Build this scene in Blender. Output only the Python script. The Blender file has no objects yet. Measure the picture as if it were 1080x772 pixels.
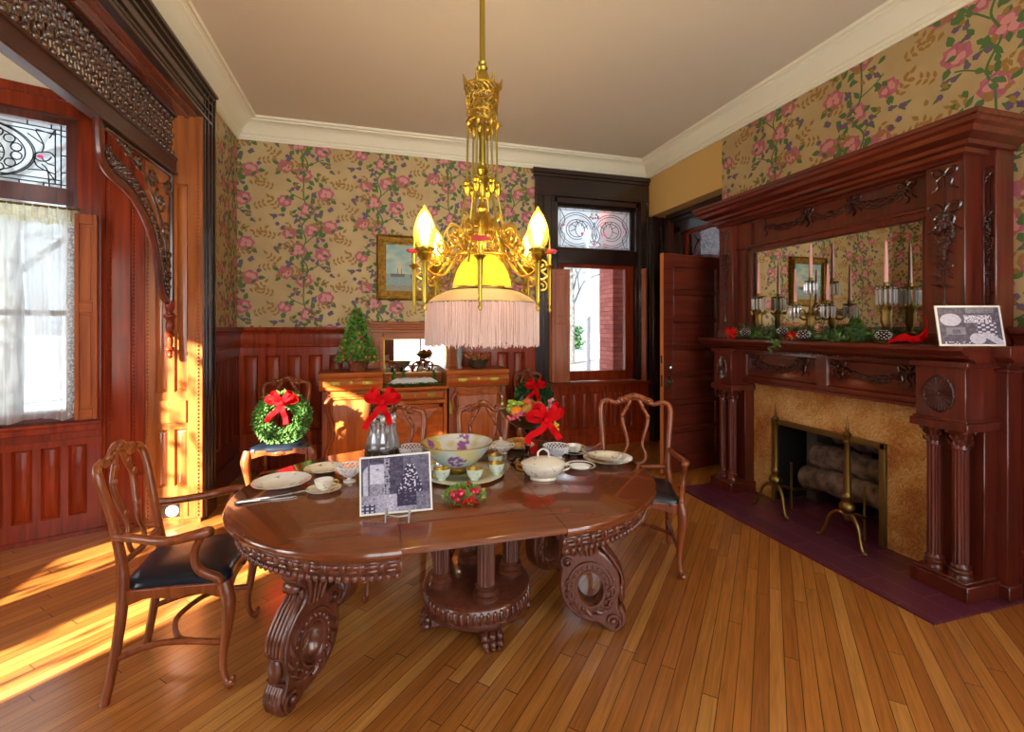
import bpy, math, random
from mathutils import Vector, Matrix
PI = math.pi
SC = bpy.context.scene
COL = SC.collection
random.seed(7)
def R(d): return math.radians(d)

# ---------------------------------------------------------------- mesh builder
class MB:
    def __init__(s):
        s.v = []; s.f = []; s.m = []; s.M = Matrix(); s.mi = 0
    def add(s, vs, fs, mi=None):
        b = len(s.v); M = s.M
        for p in vs: s.v.append(tuple(M @ Vector(p)))
        k = s.mi if mi is None else mi
        for f in fs:
            s.f.append([b+i for i in f]); s.m.append(k)
    def box(s, x0, x1, y0, y1, z0, z1, mi=None):
        vs = [(x0,y0,z0),(x1,y0,z0),(x1,y1,z0),(x0,y1,z0),(x0,y0,z1),(x1,y0,z1),(x1,y1,z1),(x0,y1,z1)]
        s.add(vs, [(3,2,1,0),(4,5,6,7),(0,1,5,4),(1,2,6,5),(2,3,7,6),(3,0,4,7)], mi); return s
    def quad(s, a, b, c, d, mi=None): s.add([a,b,c,d], [(0,1,2,3)], mi)
    def lathe(s, prof, c=(0,0,0), n=24, flute=0, depth=0.0, sx=1, sy=1, mi=None, cap=True, band=None, lobes=0, lob=0):
        vs = []; fs = []
        for j, (r, z) in enumerate(prof):
            for i in range(n):
                a = 2*PI*i/n; q = r
                if flute and (band is None or band[0] <= z <= band[1]): q = r*(1-depth*abs(math.cos(flute*a/2))**3)
                if lobes: q = r*(1+lob*abs(math.sin(lobes*a/2)))
                vs.append((c[0]+q*math.cos(a)*sx, c[1]+q*math.sin(a)*sy, c[2]+z))
        for j in range(len(prof)-1):
            for i in range(n):
                k = (i+1) % n
                fs.append((j*n+i, j*n+k, (j+1)*n+k, (j+1)*n+i))
        if cap:
            if prof[0][0] > 1e-4: fs.append(tuple(reversed(range(n))))
            if prof[-1][0] > 1e-4: fs.append(tuple((len(prof)-1)*n+i for i in range(n)))
        s.add(vs, fs, mi); return s
    def tube(s, pts, r, n=8, closed=False, mi=None, flat=1.0):
        P = [Vector(p) for p in pts]; m = len(P)
        rs = r if isinstance(r, (list, tuple)) else [r]*m
        vs = []; fs = []; up = None
        for i in range(m):
            if closed: t = P[(i+1) % m]-P[i-1]
            else: t = P[min(i+1, m-1)]-P[max(i-1, 0)]
            if t.length < 1e-9: t = Vector((0,0,1))
            t.normalize()
            if up is None:
                up = Vector((0,0,1)) if abs(t.z) < .9 else Vector((1,0,0))
            up = (up - t*up.dot(t))
            if up.length < 1e-6: up = t.orthogonal()
            up.normalize(); sd = t.cross(up)
            for k in range(n):
                a = 2*PI*k/n
                vs.append(P[i]+up*(math.cos(a)*rs[i])+sd*(math.sin(a)*rs[i]*flat))
        L = m if closed else m-1
        for i in range(L):
            j = (i+1) % m
            for k in range(n):
                q = (k+1) % n
                fs.append((i*n+k, i*n+q, j*n+q, j*n+k))
        if not closed:
            fs.append(tuple(reversed(range(n)))); fs.append(tuple((m-1)*n+k for k in range(n)))
        s.add(vs, fs, mi); return s
    def bar(s, a, b, r, n=8, r2=None, mi=None): return s.tube([a, b], [r, r if r2 is None else r2], n, mi=mi)
    def ball(s, c, r, n=10, m=6, mi=None):
        if not isinstance(r, (list, tuple)): r = (r, r, r)
        vs = [(c[0], c[1], c[2]-r[2])]; fs = []
        for j in range(1, m):
            t = PI*j/m
            for i in range(n):
                a = 2*PI*i/n
                vs.append((c[0]+r[0]*math.sin(t)*math.cos(a), c[1]+r[1]*math.sin(t)*math.sin(a), c[2]-r[2]*math.cos(t)))
        vs.append((c[0], c[1], c[2]+r[2])); e = len(vs)-1
        for i in range(n):
            k = (i+1) % n
            fs.append((0, 1+k, 1+i))
            for j in range(m-2):
                a = 1+j*n; b = a+n
                fs.append((a+i, a+k, b+k, b+i))
            fs.append((1+(m-2)*n+i, 1+(m-2)*n+k, e))
        s.add(vs, fs, mi); return s
    def prism(s, poly, a, b, axis='y', mi=None):
        """convex-ish outline extruded a..b; poly pairs are the two other axes in order"""
        def mk(p, t):
            if axis == 'y': return (p[0], t, p[1])
            if axis == 'x': return (t, p[0], p[1])
            return (p[0], p[1], t)
        n = len(poly)
        vs = [mk(p, a) for p in poly]+[mk(p, b) for p in poly]
        fs = [tuple(range(n)), tuple(reversed(range(n, 2*n)))]
        for i in range(n): fs.append((i, (i+1) % n, n+(i+1) % n, n+i))
        s.add(vs, fs, mi); return s
    def shape(s, outs, t, bevel=0.0, mi=None):
        """2D outlines with holes, in local XY, thickness t centred on z=0"""
        cu = bpy.data.curves.new('tmp', 'CURVE'); cu.dimensions = '2D'; cu.fill_mode = 'BOTH'
        cu.extrude = max(t/2-bevel, 0); cu.bevel_depth = bevel; cu.bevel_resolution = 1
        if bevel: cu.offset = -bevel
        for o in outs:
            sp = cu.splines.new('POLY'); sp.points.add(len(o)-1); sp.use_cyclic_u = True
            for i, p in enumerate(o): sp.points[i].co = (p[0], p[1], 0, 1)
        ob = bpy.data.objects.new('tmp', cu)
        me = bpy.data.meshes.new_from_object(ob)
        s.add([v.co[:] for v in me.vertices], [tuple(p.vertices) for p in me.polygons], mi)
        bpy.data.objects.remove(ob); bpy.data.curves.remove(cu); bpy.data.meshes.remove(me); return s
    def leaf(s, p, d, L, W, mi=None, up=None, fold=.25):
        d = Vector(d).normalized(); p = Vector(p)
        u = Vector(up) if up is not None else Vector((random.uniform(-1,1), random.uniform(-1,1), random.uniform(-1,1)))
        w = d.cross(u)
        if w.length < 1e-4: w = d.orthogonal()
        w.normalize(); nn = w.cross(d)
        s.add([p, p+d*L*.45+w*W/2+nn*W*fold, p+d*L, p+d*L*.45-w*W/2+nn*W*fold, p+d*L*.5], [(0,1,4),(1,2,4),(2,3,4),(3,0,4)], mi)
    def build(s, name, mats, parent=None, bevel=0, smooth=40, colfn=None, seg=1):
        me = bpy.data.meshes.new(name)
        me.from_pydata(s.v, [], s.f)
        if not isinstance(mats, (list, tuple)): mats = [mats]
        for m in mats: me.materials.append(m)
        if len(mats) > 1: me.polygons.foreach_set('material_index', s.m)
        import bmesh
        bm = bmesh.new(); bm.from_mesh(me); bmesh.ops.recalc_face_normals(bm, faces=bm.faces); bm.to_mesh(me); bm.free()
        if smooth:
            me.polygons.foreach_set('use_smooth', [True]*len(me.polygons))
            me.set_sharp_from_angle(angle=R(smooth))
        if colfn:
            ca = me.color_attributes.new('Col', 'FLOAT_COLOR', 'POINT')
            for i, v in enumerate(me.vertices):
                c = colfn(v.co); ca.data[i].color = (c[0], c[1], c[2], 1)
        me.update()
        o = bpy.data.objects.new(name, me); COL.objects.link(o)
        if parent: o.parent = parent
        if bevel:
            b = o.modifiers.new('bevel', 'BEVEL'); b.width = bevel; b.segments = seg; b.limit_method = 'ANGLE'; b.angle_limit = R(40)
        return o

def thing(name, label, cat, loc=(0,0,0), rz=0, group=None):
    o = bpy.data.objects.new(name, None); COL.objects.link(o)
    o.empty_display_size = .05
    o.location = loc; o.rotation_euler = (0, 0, rz)
    o['label'] = label; o['category'] = cat
    if group: o['group'] = group
    return o
def tag(o, label, cat, group=None, kind=None):
    o['label'] = label; o['category'] = cat
    if group: o['group'] = group
    if kind: o['kind'] = kind
    return o
def struct(o):
    o['kind'] = 'structure'; return o
def dup(o, parent=None, loc=None, rz=None, label=None, group=None, scale=None):
    c = o.copy(); COL.objects.link(c)
    if parent: c.parent = parent
    if loc is not None: c.location = loc
    if rz is not None: c.rotation_euler = (0, 0, rz)
    if scale: c.scale = (scale,)*3
    if label: c['label'] = label
    if group: c['group'] = group
    for ch in [q for q in KIDS.get(o.name, [])] if False else list(o.children): dup(ch, c)
    return c
def catmull(pts, n=8, closed=False):
    P = [Vector(p) for p in pts]; m = len(P); out = []
    rng = range(m) if closed else range(m-1)
    for i in rng:
        if closed: a, b, c, d = P[i-1], P[i], P[(i+1) % m], P[(i+2) % m]
        else: a, b, c, d = P[max(i-1,0)], P[i], P[i+1], P[min(i+2,m-1)]
        for k in range(n):
            t = k/n
            out.append(.5*((2*b)+(c-a)*t+(2*a-5*b+4*c-d)*t*t+(3*b-a-3*c+d)*t**3))
    if not closed: out.append(P[-1])
    return out
def lerp(a, b, t): return a+(b-a)*t
def lerps(lst, m):
    out = []
    for i in range(m):
        t = i/(m-1)*(len(lst)-1); k = min(int(t), len(lst)-2); out.append(lerp(lst[k], lst[k+1], t-k))
    return out
def spiral(c, r0, r1, a0, turns, n=20, plane='xz', y=0):
    out = []
    for i in range(n+1):
        t = i/n; r = lerp(r0, r1, t); a = a0+turns*2*PI*t
        p = (c[0]+r*math.cos(a), c[1]+r*math.sin(a))
        out.append((p[0], y, p[1]) if plane == 'xz' else ((y, p[0], p[1]) if plane == 'yz' else (p[0], p[1], y)))
    return out
def ell(cx, cy, a, b, n=32, a0=0): return [(cx+a*math.cos(a0+2*PI*i/n), cy+b*math.sin(a0+2*PI*i/n)) for i in range(n)]

# ---------------------------------------------------------------- materials
def nmat(name):
    m = bpy.data.materials.new(name); m.use_nodes = True
    nt = m.node_tree; b = nt.nodes['Principled BSDF']; return m, nt, b
def hexc(h):
    h = h.lstrip('#'); c = [int(h[i:i+2], 16)/255 for i in (0,2,4)]
    return tuple(x/12.92 if x <= .04045 else ((x+.055)/1.055)**2.4 for x in c)
def c4(c): 
    if isinstance(c, str): c = hexc(c)
    return (c[0], c[1], c[2], 1)
def mat(name, col, rough=.5, metal=0, coat=0, col2=None, scale=20, bump=0, bscale=60, spec=.5, trans=0, sss=0, sheen=0, thr=(.35,.65), emit=0):
    m, nt, b = nmat(name)
    b.inputs['Base Color'].default_value = c4(col); b.inputs['Roughness'].default_value = rough
    b.inputs['Metallic'].default_value = metal; b.inputs['Coat Weight'].default_value = coat; b.inputs['Coat Roughness'].default_value = .12
    b.inputs['Specular IOR Level'].default_value = spec
    if sheen: b.inputs['Sheen Weight'].default_value = sheen
    if emit: b.inputs['Emission Color'].default_value = c4(col); b.inputs['Emission Strength'].default_value = emit
    tc = nt.nodes.new('ShaderNodeTexCoord')
    if col2 is not None:
        n = nt.nodes.new('ShaderNodeTexNoise'); n.inputs['Scale'].default_value = scale; n.inputs['Detail'].default_value = 4
        r = nt.nodes.new('ShaderNodeValToRGB'); r.color_ramp.elements[0].position = thr[0]; r.color_ramp.elements[1].position = thr[1]
        r.color_ramp.elements[0].color = c4(col); r.color_ramp.elements[1].color = c4(col2)
        nt.links.new(tc.outputs['Object'], n.inputs['Vector']); nt.links.new(n.outputs['Fac'], r.inputs['Fac']); nt.links.new(r.outputs['Color'], b.inputs['Base Color'])
    if bump:
        n = nt.nodes.new('ShaderNodeTexNoise'); n.inputs['Scale'].default_value = bscale; n.inputs['Detail'].default_value = 3
        bp = nt.nodes.new('ShaderNodeBump'); bp.inputs['Strength'].default_value = bump; bp.inputs['Distance'].default_value = .01
        nt.links.new(tc.outputs['Object'], n.inputs['Vector']); nt.links.new(n.outputs['Fac'], bp.inputs['Height']); nt.links.new(bp.outputs['Normal'], b.inputs['Normal'])
    return m
def wood(name, dark, light, axis='z', rough=.35, coat=.5, scale=1.0, bump=.08, crough=.12):
    m, nt, b = nmat(name); N = nt.nodes.new; L = nt.links.new
    tc = N('ShaderNodeTexCoord'); mp = N('ShaderNodeMapping')
    k = {'x': (.06,1,1), 'y': (1,.06,1), 'z': (1,1,.06)}[axis]
    mp.inputs['Scale'].default_value = tuple(q*scale for q in k)
    n = N('ShaderNodeTexNoise'); n.inputs['Scale'].default_value = 28; n.inputs['Detail'].default_value = 6; n.inputs['Distortion'].default_value = .6
    n2 = N('ShaderNodeTexNoise'); n2.inputs['Scale'].default_value = 2.3; n2.inputs['Detail'].default_value = 2
    r = N('ShaderNodeValToRGB'); r.color_ramp.elements[0].position = .32; r.color_ramp.elements[1].position = .68
    r.color_ramp.elements[0].color = c4(dark); r.color_ramp.elements[1].color = c4(light)
    ad = N('ShaderNodeMath'); ad.operation = 'MULTIPLY_ADD'; ad.inputs[1].default_value = .7
    ml = N('ShaderNodeMath'); ml.operation = 'MULTIPLY'; ml.inputs[1].default_value = .3
    L(tc.outputs['Object'], mp.inputs['Vector']); L(mp.outputs['Vector'], n.inputs['Vector']); L(tc.outputs['Object'], n2.inputs['Vector'])
    L(n2.outputs['Fac'], ml.inputs[0]); L(n.outputs['Fac'], ad.inputs[0]); L(ml.outputs[0], ad.inputs[2]); L(ad.outputs[0], r.inputs['Fac'])
    L(r.outputs['Color'], b.inputs['Base Color'])
    b.inputs['Roughness'].default_value = rough; b.inputs['Coat Weight'].default_value = coat; b.inputs['Coat Roughness'].default_value = crough
    bp = N('ShaderNodeBump'); bp.inputs['Strength'].default_value = bump; bp.inputs['Distance'].default_value = .004
    L(n.outputs['Fac'], bp.inputs['Height']); L(bp.outputs['Normal'], b.inputs['Normal'])
    return m
def vcol(name, rough=.4, coat=0, spec=.5):
    m, nt, b = nmat(name); a = nt.nodes.new('ShaderNodeVertexColor'); a.layer_name = 'Col'
    nt.links.new(a.outputs['Color'], b.inputs['Base Color']); b.inputs['Roughness'].default_value = rough; b.inputs['Coat Weight'].default_value = coat
    b.inputs['Specular IOR Level'].default_value = spec
    return m
def glass(name, tint=(1,1,1), fac=.12, rough=.03, body=None, bodyfac=.0):
    m = bpy.data.materials.new(name); m.use_nodes = True; nt = m.node_tree; nt.nodes.clear(); N = nt.nodes.new; L = nt.links.new
    out = N('ShaderNodeOutputMaterial'); tr = N('ShaderNodeBsdfTransparent'); tr.inputs['Color'].default_value = c4(tint)
    gl = N('ShaderNodeBsdfGlossy'); gl.inputs['Roughness'].default_value = rough
    lw = N('ShaderNodeLayerWeight'); lw.inputs['Blend'].default_value = .35
    mu = N('ShaderNodeMath'); mu.operation = 'MULTIPLY_ADD'; mu.inputs[1].default_value = .6; mu.inputs[2].default_value = fac
    mx = N('ShaderNodeMixShader'); L(lw.outputs['Facing'], mu.inputs[0]); L(mu.outputs[0], mx.inputs['Fac'])
    base = tr.outputs[0]
    if body is not None:
        tl = N('ShaderNodeBsdfTranslucent'); tl.inputs['Color'].default_value = c4(body)
        df = N('ShaderNodeBsdfDiffuse'); df.inputs['Color'].default_value = c4(body)
        m2 = N('ShaderNodeMixShader'); m2.inputs['Fac'].default_value = .5; L(tl.outputs[0], m2.inputs[1]); L(df.outputs[0], m2.inputs[2])
        m1 = N('ShaderNodeMixShader'); m1.inputs['Fac'].default_value = bodyfac; L(tr.outputs[0], m1.inputs[1]); L(m2.outputs[0], m1.inputs[2]); base = m1.outputs[0]
    L(base, mx.inputs[1]); L(gl.outputs[0], mx.inputs[2]); L(mx.outputs[0], out.inputs['Surface'])
    return m

LAMP = 4
M = {}
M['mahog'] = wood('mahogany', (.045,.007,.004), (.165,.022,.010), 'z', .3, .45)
M['carve'] = wood('carved dark mahogany', (.022,.005,.004), (.075,.013,.008), 'z', .3, .5)
M['bead'] = wood('polished bead wood', (.030,.014,.010), (.09,.045,.028), 'z', .16, 1.0)
M['mahog_y'] = wood('mahogany long grain', (.045,.007,.004), (.165,.022,.010), 'y', .3, .45)
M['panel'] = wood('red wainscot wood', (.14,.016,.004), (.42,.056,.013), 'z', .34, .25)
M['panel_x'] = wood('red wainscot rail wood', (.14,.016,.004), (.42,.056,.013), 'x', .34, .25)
M['bay'] = wood('bay panel wood', (.14,.016,.004), (.36,.046,.009), 'z', .34, .25)
M['bay_x'] = wood('bay rail wood', (.14,.016,.004), (.36,.046,.009), 'x', .34, .25)
M['jamb'] = wood('oak jamb wood', (.20,.050,.010), (.46,.140,.030), 'z', .28, .5)
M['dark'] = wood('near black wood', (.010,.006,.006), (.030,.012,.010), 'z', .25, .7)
M['dark_y'] = wood('near black long wood', (.012,.006,.006), (.042,.016,.012), 'y', .25, .7)
M['red_y'] = wood('reveal wood', (.10,.02,.008), (.26,.06,.02), 'y', .25, .7)
M['chair'] = wood('carved chair wood', (.14,.030,.008), (.36,.092,.024), 'z', .3, .3)
M['chair_far'] = M['chair']
M['side'] = wood('golden oak', (.28,.068,.013), (.52,.150,.030), 'x', .34, .15)
M['side_z'] = wood('golden oak upright', (.29,.072,.013), (.54,.165,.033), 'z', .34, .15)
M['table'] = wood('table top wood', (.13,.030,.009), (.20,.050,.015), 'x', .16, 1.0, 1.0, .02, .06)
for _m in (M['table'],): _m.node_tree.nodes['Principled BSDF'].inputs['Coat IOR'].default_value = 1.55; _m.node_tree.nodes['Principled BSDF'].inputs['Roughness'].default_value = .22
M['tablec'] = wood('carved table wood', (.07,.018,.010), (.21,.058,.028), 'z', .3, .6)
M['door'] = wood('door wood', (.08,.013,.008), (.20,.034,.018), 'x', .3, .4)
M['dooredge'] = wood('door edge wood', (.42,.13,.04), (.62,.22,.07), 'z', .35, .4)
M['shutter'] = wood('shutter wood', (.24,.055,.016), (.44,.125,.035), 'z', .4, .12)
M['rail'] = wood('dark rail wood', (.022,.006,.004), (.065,.015,.010), 'y', .35, .2)
M['plaster'] = mat('ceiling plaster', '#ddd4c0', .85, bump=.03, bscale=8)
M['crown'] = mat('painted crown', '#ece8d0', .6)
M['yellow'] = mat('ochre wall paint', '#cfa75e', .7)
M['paper'] = mat('metallic wallpaper ground', '#bda676', .5, metal=.2, col2='#b0966a', scale=3)
M['rose'] = mat('paper rose', '#b56672', .6, col2='#a25668', scale=40)
M['rose2'] = mat('paper rose light', '#cc8a84', .6)
M['leafg'] = mat('paper green', '#4a6a34', .6)
M['leafb'] = mat('paper brown leaf', '#96702e', .6)
M['plum'] = mat('paper violet', '#675070', .6)
M['brass'] = mat('brass', '#ac963e', .3, metal=1, bump=.1, bscale=120)
M['gold'] = mat('gilt', '#b09040', .36, metal=1, bump=.4, bscale=90)
M['oldbrass'] = mat('aged brass', '#80693a', .38, metal=1, bump=.1)
M['steel'] = mat('silver', '#b8b4ac', .25, metal=1)
M['black'] = mat('soot black', '#0a0909', .8)
M['leather'] = mat('dark blue leather', '#131a26', .3, bump=.08, bscale=150, coat=.2)
M['red'] = mat('red ribbon', '#c8060e', .8, spec=.15)
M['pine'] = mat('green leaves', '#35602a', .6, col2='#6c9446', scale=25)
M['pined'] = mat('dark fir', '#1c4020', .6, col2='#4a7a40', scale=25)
M['china'] = mat('white china', '#e9e7df', .15, coat=.6)
M['chinaf'] = mat('floral china', '#e6e2d4', .15, coat=.6, col2='#b88f4a', scale=38, thr=(.60,.68))
M['lace'] = mat('openwork china', '#dfe2ea', .2, coat=.4)
M['candle'] = mat('pink candle wax', '#e5a8a0', .4)
M['mirror'] = mat('mirror silver', (.85,.86,.82), .01, metal=1)
M['glass'] = glass('clear glass', (.97,.98,.98), .10)
M['crystal'] = glass('cut crystal', (.94,.97,1), .22, .03, (.92,.96,1), .42)
M['prism'] = glass('bright cut prism', (.96,.98,1), .16, .05, (.95,.97,.98), .75)
M['pane'] = glass('window pane', (.50,.52,.54), .02, .01)  # grey tint dims the daylight seen through the glass
M['dimpane'] = glass('dimmed bay pane', (.52,.55,.57), .02, .01)  # tinted grey as well, to hold down the outdoor brightness
M['leaded'] = glass('textured leaded glass', (.46,.49,.52), .04, .1, (.85,.92,.97), .25)  # tint darkened to dim the outdoor light behind it
M['came'] = mat('lead came', '#24282c', .5, metal=.5)
M['jewel'] = mat('pink glass jewel', '#e03a86', .1, emit=.25)  # faint self-glow put into the glass, no lamp behind it
M['amber'] = mat('amber glass', '#c87a10', .1)
M['snow'] = mat('snow', '#e6edf4', .8)

for _k in ('panel','panel_x','bay','bay_x','side','side_z','shutter','door'): M[_k].node_tree.nodes['Principled BSDF'].inputs['Specular IOR Level'].default_value = .18
# ================================================================= ROOM SHELL
XL, XR, YB, ZC, YN = -1.40, 3.44, 5.45, 3.64, -1.3
XRE = 3.72                                   # recessed door wall
# ---- floor (diagonal boards)
def floor_mat():
    m, nt, b = nmat('diagonal oak strip floor'); N = nt.nodes.new; L = nt.links.new
    def math_(op, a, bb=None, c=None):
        n = N('ShaderNodeMath'); n.operation = op
        for i, q in enumerate((a, bb, c)):
            if q is None: continue
            if isinstance(q, (int, float)): n.inputs[i].default_value = q
            else: L(q, n.inputs[i])
        return n.outputs[0]
    tc = N('ShaderNodeTexCoord'); mp = N('ShaderNodeMapping'); mp.inputs['Rotation'].default_value = (0, 0, R(-45))
    L(tc.outputs['Object'], mp.inputs['Vector']); sx = N('ShaderNodeSeparateXYZ'); L(mp.outputs['Vector'], sx.inputs[0])
    u, v = sx.outputs[0], sx.outputs[1]
    row = math_('DIVIDE', v, .060); rf = math_('FLOOR', row); fr = math_('FRACT', row)
    w1 = N('ShaderNodeTexWhiteNoise'); w1.noise_dimensions = '1D'; L(rf, w1.inputs['W'])
    uu = math_('ADD', math_('DIVIDE', u, 1.7), math_('MULTIPLY', w1.outputs['Value'], 7.3)); uf = math_('FLOOR', uu); ufr = math_('FRACT', uu)
    cb = N('ShaderNodeCombineXYZ'); L(rf, cb.inputs[0]); L(uf, cb.inputs[1])
    w2 = N('ShaderNodeTexWhiteNoise'); w2.noise_dimensions = '2D'; L(cb.outputs[0], w2.inputs['Vector'])
    rp = N('ShaderNodeValToRGB'); E_ = rp.color_ramp.elements
    E_[0].position = 0; E_[0].color = (.36,.120,.022,1); E_[1].position = 1; E_[1].color = (.60,.275,.065,1)
    for p, c in ((.25,(.42,.145,.027,1)), (.6,(.47,.178,.034,1)), (.85,(.51,.205,.042,1))):
        e = E_.new(p); e.color = c
    L(w2.outputs['Value'], rp.inputs['Fac'])
    mg = N('ShaderNodeMapping'); mg.inputs['Scale'].default_value = (1.6, 34, 1); L(mp.outputs['Vector'], mg.inputs['Vector'])
    ofs = N('ShaderNodeVectorMath'); ofs.operation = 'ADD'; L(mg.outputs[0], ofs.inputs[0]); L(w2.outputs['Color'], ofs.inputs[1])
    ng = N('ShaderNodeTexNoise'); ng.inputs['Scale'].default_value = 2.2; ng.inputs['Detail'].default_value = 5; ng.inputs['Distortion'].default_value = .8; L(ofs.outputs[0], ng.inputs['Vector'])
    mr = N('ShaderNodeMapRange'); mr.inputs['From Min'].default_value = .3; mr.inputs['From Max'].default_value = .7; mr.inputs['To Min'].default_value = .72; mr.inputs['To Max'].default_value = 1.18; L(ng.outputs['Fac'], mr.inputs['Value'])
    sc = N('ShaderNodeVectorMath'); sc.operation = 'SCALE'; L(rp.outputs['Color'], sc.inputs[0]); L(mr.outputs[0], sc.inputs['Scale'])
    g1 = math_('LESS_THAN', fr, .055); g2 = math_('LESS_THAN', ufr, .0025); gap = math_('MAXIMUM', g1, g2)
    mx = N('ShaderNodeMix'); mx.data_type = 'RGBA'; L(gap, mx.inputs['Factor']); L(sc.outputs[0], mx.inputs['A']); mx.inputs['B'].default_value = (.07,.022,.008,1)
    L(mx.outputs['Result'], b.inputs['Base Color'])
    b.inputs['Roughness'].default_value = .3; b.inputs['Coat Weight'].default_value = .8; b.inputs['Coat Roughness'].default_value = .17; b.inputs['Coat IOR'].default_value = 1.7
    bp = N('ShaderNodeBump'); bp.inputs['Strength'].default_value = .25; bp.inputs['Distance'].default_value = .002; bp.invert = True
    L(gap, bp.inputs['Height']); L(bp.outputs['Normal'], b.inputs['Normal'])
    return m
f = MB(); f.box(-4.6, 5.6, YN-.3, 5.62, -.06, 0); struct(f.build('floor', floor_mat(), smooth=0))
f = MB(); f.box(-4.6, 5.6, YN-.3, 5.70, ZC, ZC+.1); struct(f.build('ceiling', M['plaster'], smooth=0))

# ---- wallpaper pattern: printed motifs, one repeat, half-drop
PW, PH = .78, 1.13
def make_motif():
    rnd = random.Random(5); S = []           # (material index, polygon)
    def blob(c, r, n, k, mi, rot=0, sq=1):
        S.append((mi, [(c[0]+r*(1+.13*math.cos(k*t+rot))*math.cos(t), c[1]+r*sq*(1+.13*math.cos(k*t+rot))*math.sin(t)) for t in [2*PI*i/n for i in range(n)]]))
    def leaf(c, a, L, W, mi):
        ca, sa = math.cos(a), math.sin(a)
        pts = [(0,0),(L*.3,W*.5),(L*.6,W*.42),(L,0),(L*.6,-W*.42),(L*.3,-W*.5)]
        S.append((mi, [(c[0]+x*ca-y*sa, c[1]+x*sa+y*ca) for x, y in pts]))
    def stem(pts, w, mi):
        P = catmull([(x, y, 0) for x, y in pts], 5)
        for i in range(len(P)-1):
            d = (P[i+1]-P[i]); n = Vector((-d.y, d.x, 0)).normalized()*w/2
            S.append((mi, [tuple((P[i]-n)[:2]), tuple((P[i+1]-n)[:2]), tuple((P[i+1]+n)[:2]), tuple((P[i]+n)[:2])]))
    def rose(c, r):
        blob(c, r, 18, 7, 1, rnd.random()*6, .9)
        for k in range(5):
            a = rnd.random()*6; blob((c[0]+r*.4*math.cos(a), c[1]+r*.36*math.sin(a)), r*.3, 9, 3, 2)
        for k in range(3):
            a = rnd.random()*6; leaf((c[0]+r*.85*math.cos(a), c[1]+r*.85*math.sin(a)), a, r*.9, r*.55, 3)
    def violets(c, n=3):
        for k in range(n):
            p = (c[0]+rnd.uniform(-.055,.055), c[1]+rnd.uniform(-.055,.055)); blob(p, .020, 10, 5, 5, rnd.random()*6)
            leaf(p, rnd.random()*6, .05, .024, 3)
    def spray(c, a, n=5, mi=4):
        for k in range(n):
            p = (c[0]+.042*k*math.cos(a), c[1]+.042*k*math.sin(a))
            leaf(p, a+1.0, .052, .024, mi); leaf(p, a-1.0, .052, .024, mi)
        leaf((c[0]+.042*n*math.cos(a), c[1]+.042*n*math.sin(a)), a, .06, .03, mi)
    stem([(.36,0),(.40,.14),(.33,.30),(.38,.45),(.34,.60),(.42,.74),(.36,.90),(.36,PH)], .014, 3)
    stem([(.38,.42),(.46,.50),(.52,.52)], .011, 3); stem([(.34,.62),(.27,.70),(.22,.72)], .010, 3); stem([(.40,.12),(.50,.18),(.56,.2)], .01, 3); stem([(.37,.88),(.26,.93),(.2,.98)], .01, 3)
    for c in [(.18,.10),(.36,.02),(.55,.30),(.30,.34),(.62,.60),(.22,.52),(.40,.78),(.17,.86),(.58,.96),(.44,.56)]: rose(c, rnd.uniform(.068,.088))
    for c in [(.44,.20),(.60,.12),(.50,.42),(.14,.36),(.31,.66),(.54,.72),(.10,.66),(.44,.92),(.30,1.03),(.64,.82),(.22,.22)]: violets(c, 3)
    for c, a in [((.10,.20),2.4),((.08,.48),2.9),((.66,.22),.4),((.68,.45),.9),((.70,.70),.2),((.10,.78),2.2),((.06,1.0),2.8),((.50,.02),-.4),((.48,.64),-.6),((.66,1.04),.7),((.26,.42),3.6),((.22,.62),4.0),((.50,.86),.3),((.30,.14),3.4)]: spray(c, a, 3)
    for k in range(46):
        y = rnd.uniform(0, PH); x = .37+rnd.gauss(0,.10); leaf((x, y), rnd.random()*6.28, rnd.uniform(.05,.08), .036, 3)
    for k in range(26):
        leaf((rnd.uniform(.02,.76), rnd.uniform(0,PH)), rnd.random()*6.28, rnd.uniform(.045,.07), .032, 4)
    for k in range(5): blob((rnd.uniform(.02,.76), rnd.uniform(0,PH)), .022, 9, 5, 5)
    return S
MOTIF = make_motif()
def clip(poly, x0, x1, y0, y1):
    for ax, lim, sg in ((0,x0,1),(0,x1,-1),(1,y0,1),(1,y1,-1)):
        out = []
        for i in range(len(poly)):
            a, b = poly[i-1], poly[i]; ia = (a[ax]-lim)*sg >= 0; ib = (b[ax]-lim)*sg >= 0
            if ia != ib:
                t = (lim-a[ax])/(b[ax]-a[ax]); out.append((a[0]+(b[0]-a[0])*t, a[1]+(b[1]-a[1])*t))
            if ib: out.append(b)
        poly = out
        if len(poly) < 3: return None
    return poly
def paper(mb, fn, x0, x1, y0, y1, ox=0, oy=0):
    """print the repeat on the rectangle; fn(x, y, lift) -> world point"""
    i0 = math.floor((x0-ox)/PW)-1; i1 = math.ceil((x1-ox)/PW)+1
    for i in range(i0, i1):
        yy = oy+(PH/2 if i % 2 else 0)
        for j in range(math.floor((y0-yy)/PH)-1, math.ceil((y1-yy)/PH)+1):
            dx, dy = ox+i*PW, yy+j*PH
            if dx > x1+.1 or dx+PW < x0-.1: continue
            for k, (mi, p) in enumerate(MOTIF):
                q = clip([(a+dx, b+dy) for a, b in p], x0, x1, y0, y1)
                if q and len(q) >= 3:
                    lift = .0008+.0001*mi+.0000012*k
                    mb.add([fn(a, b, lift) for a, b in q], [tuple(range(len(q)))], mi)
PM = [M['paper'], M['rose'], M['rose2'], M['leafg'], M['leafb'], M['plum']]

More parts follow.
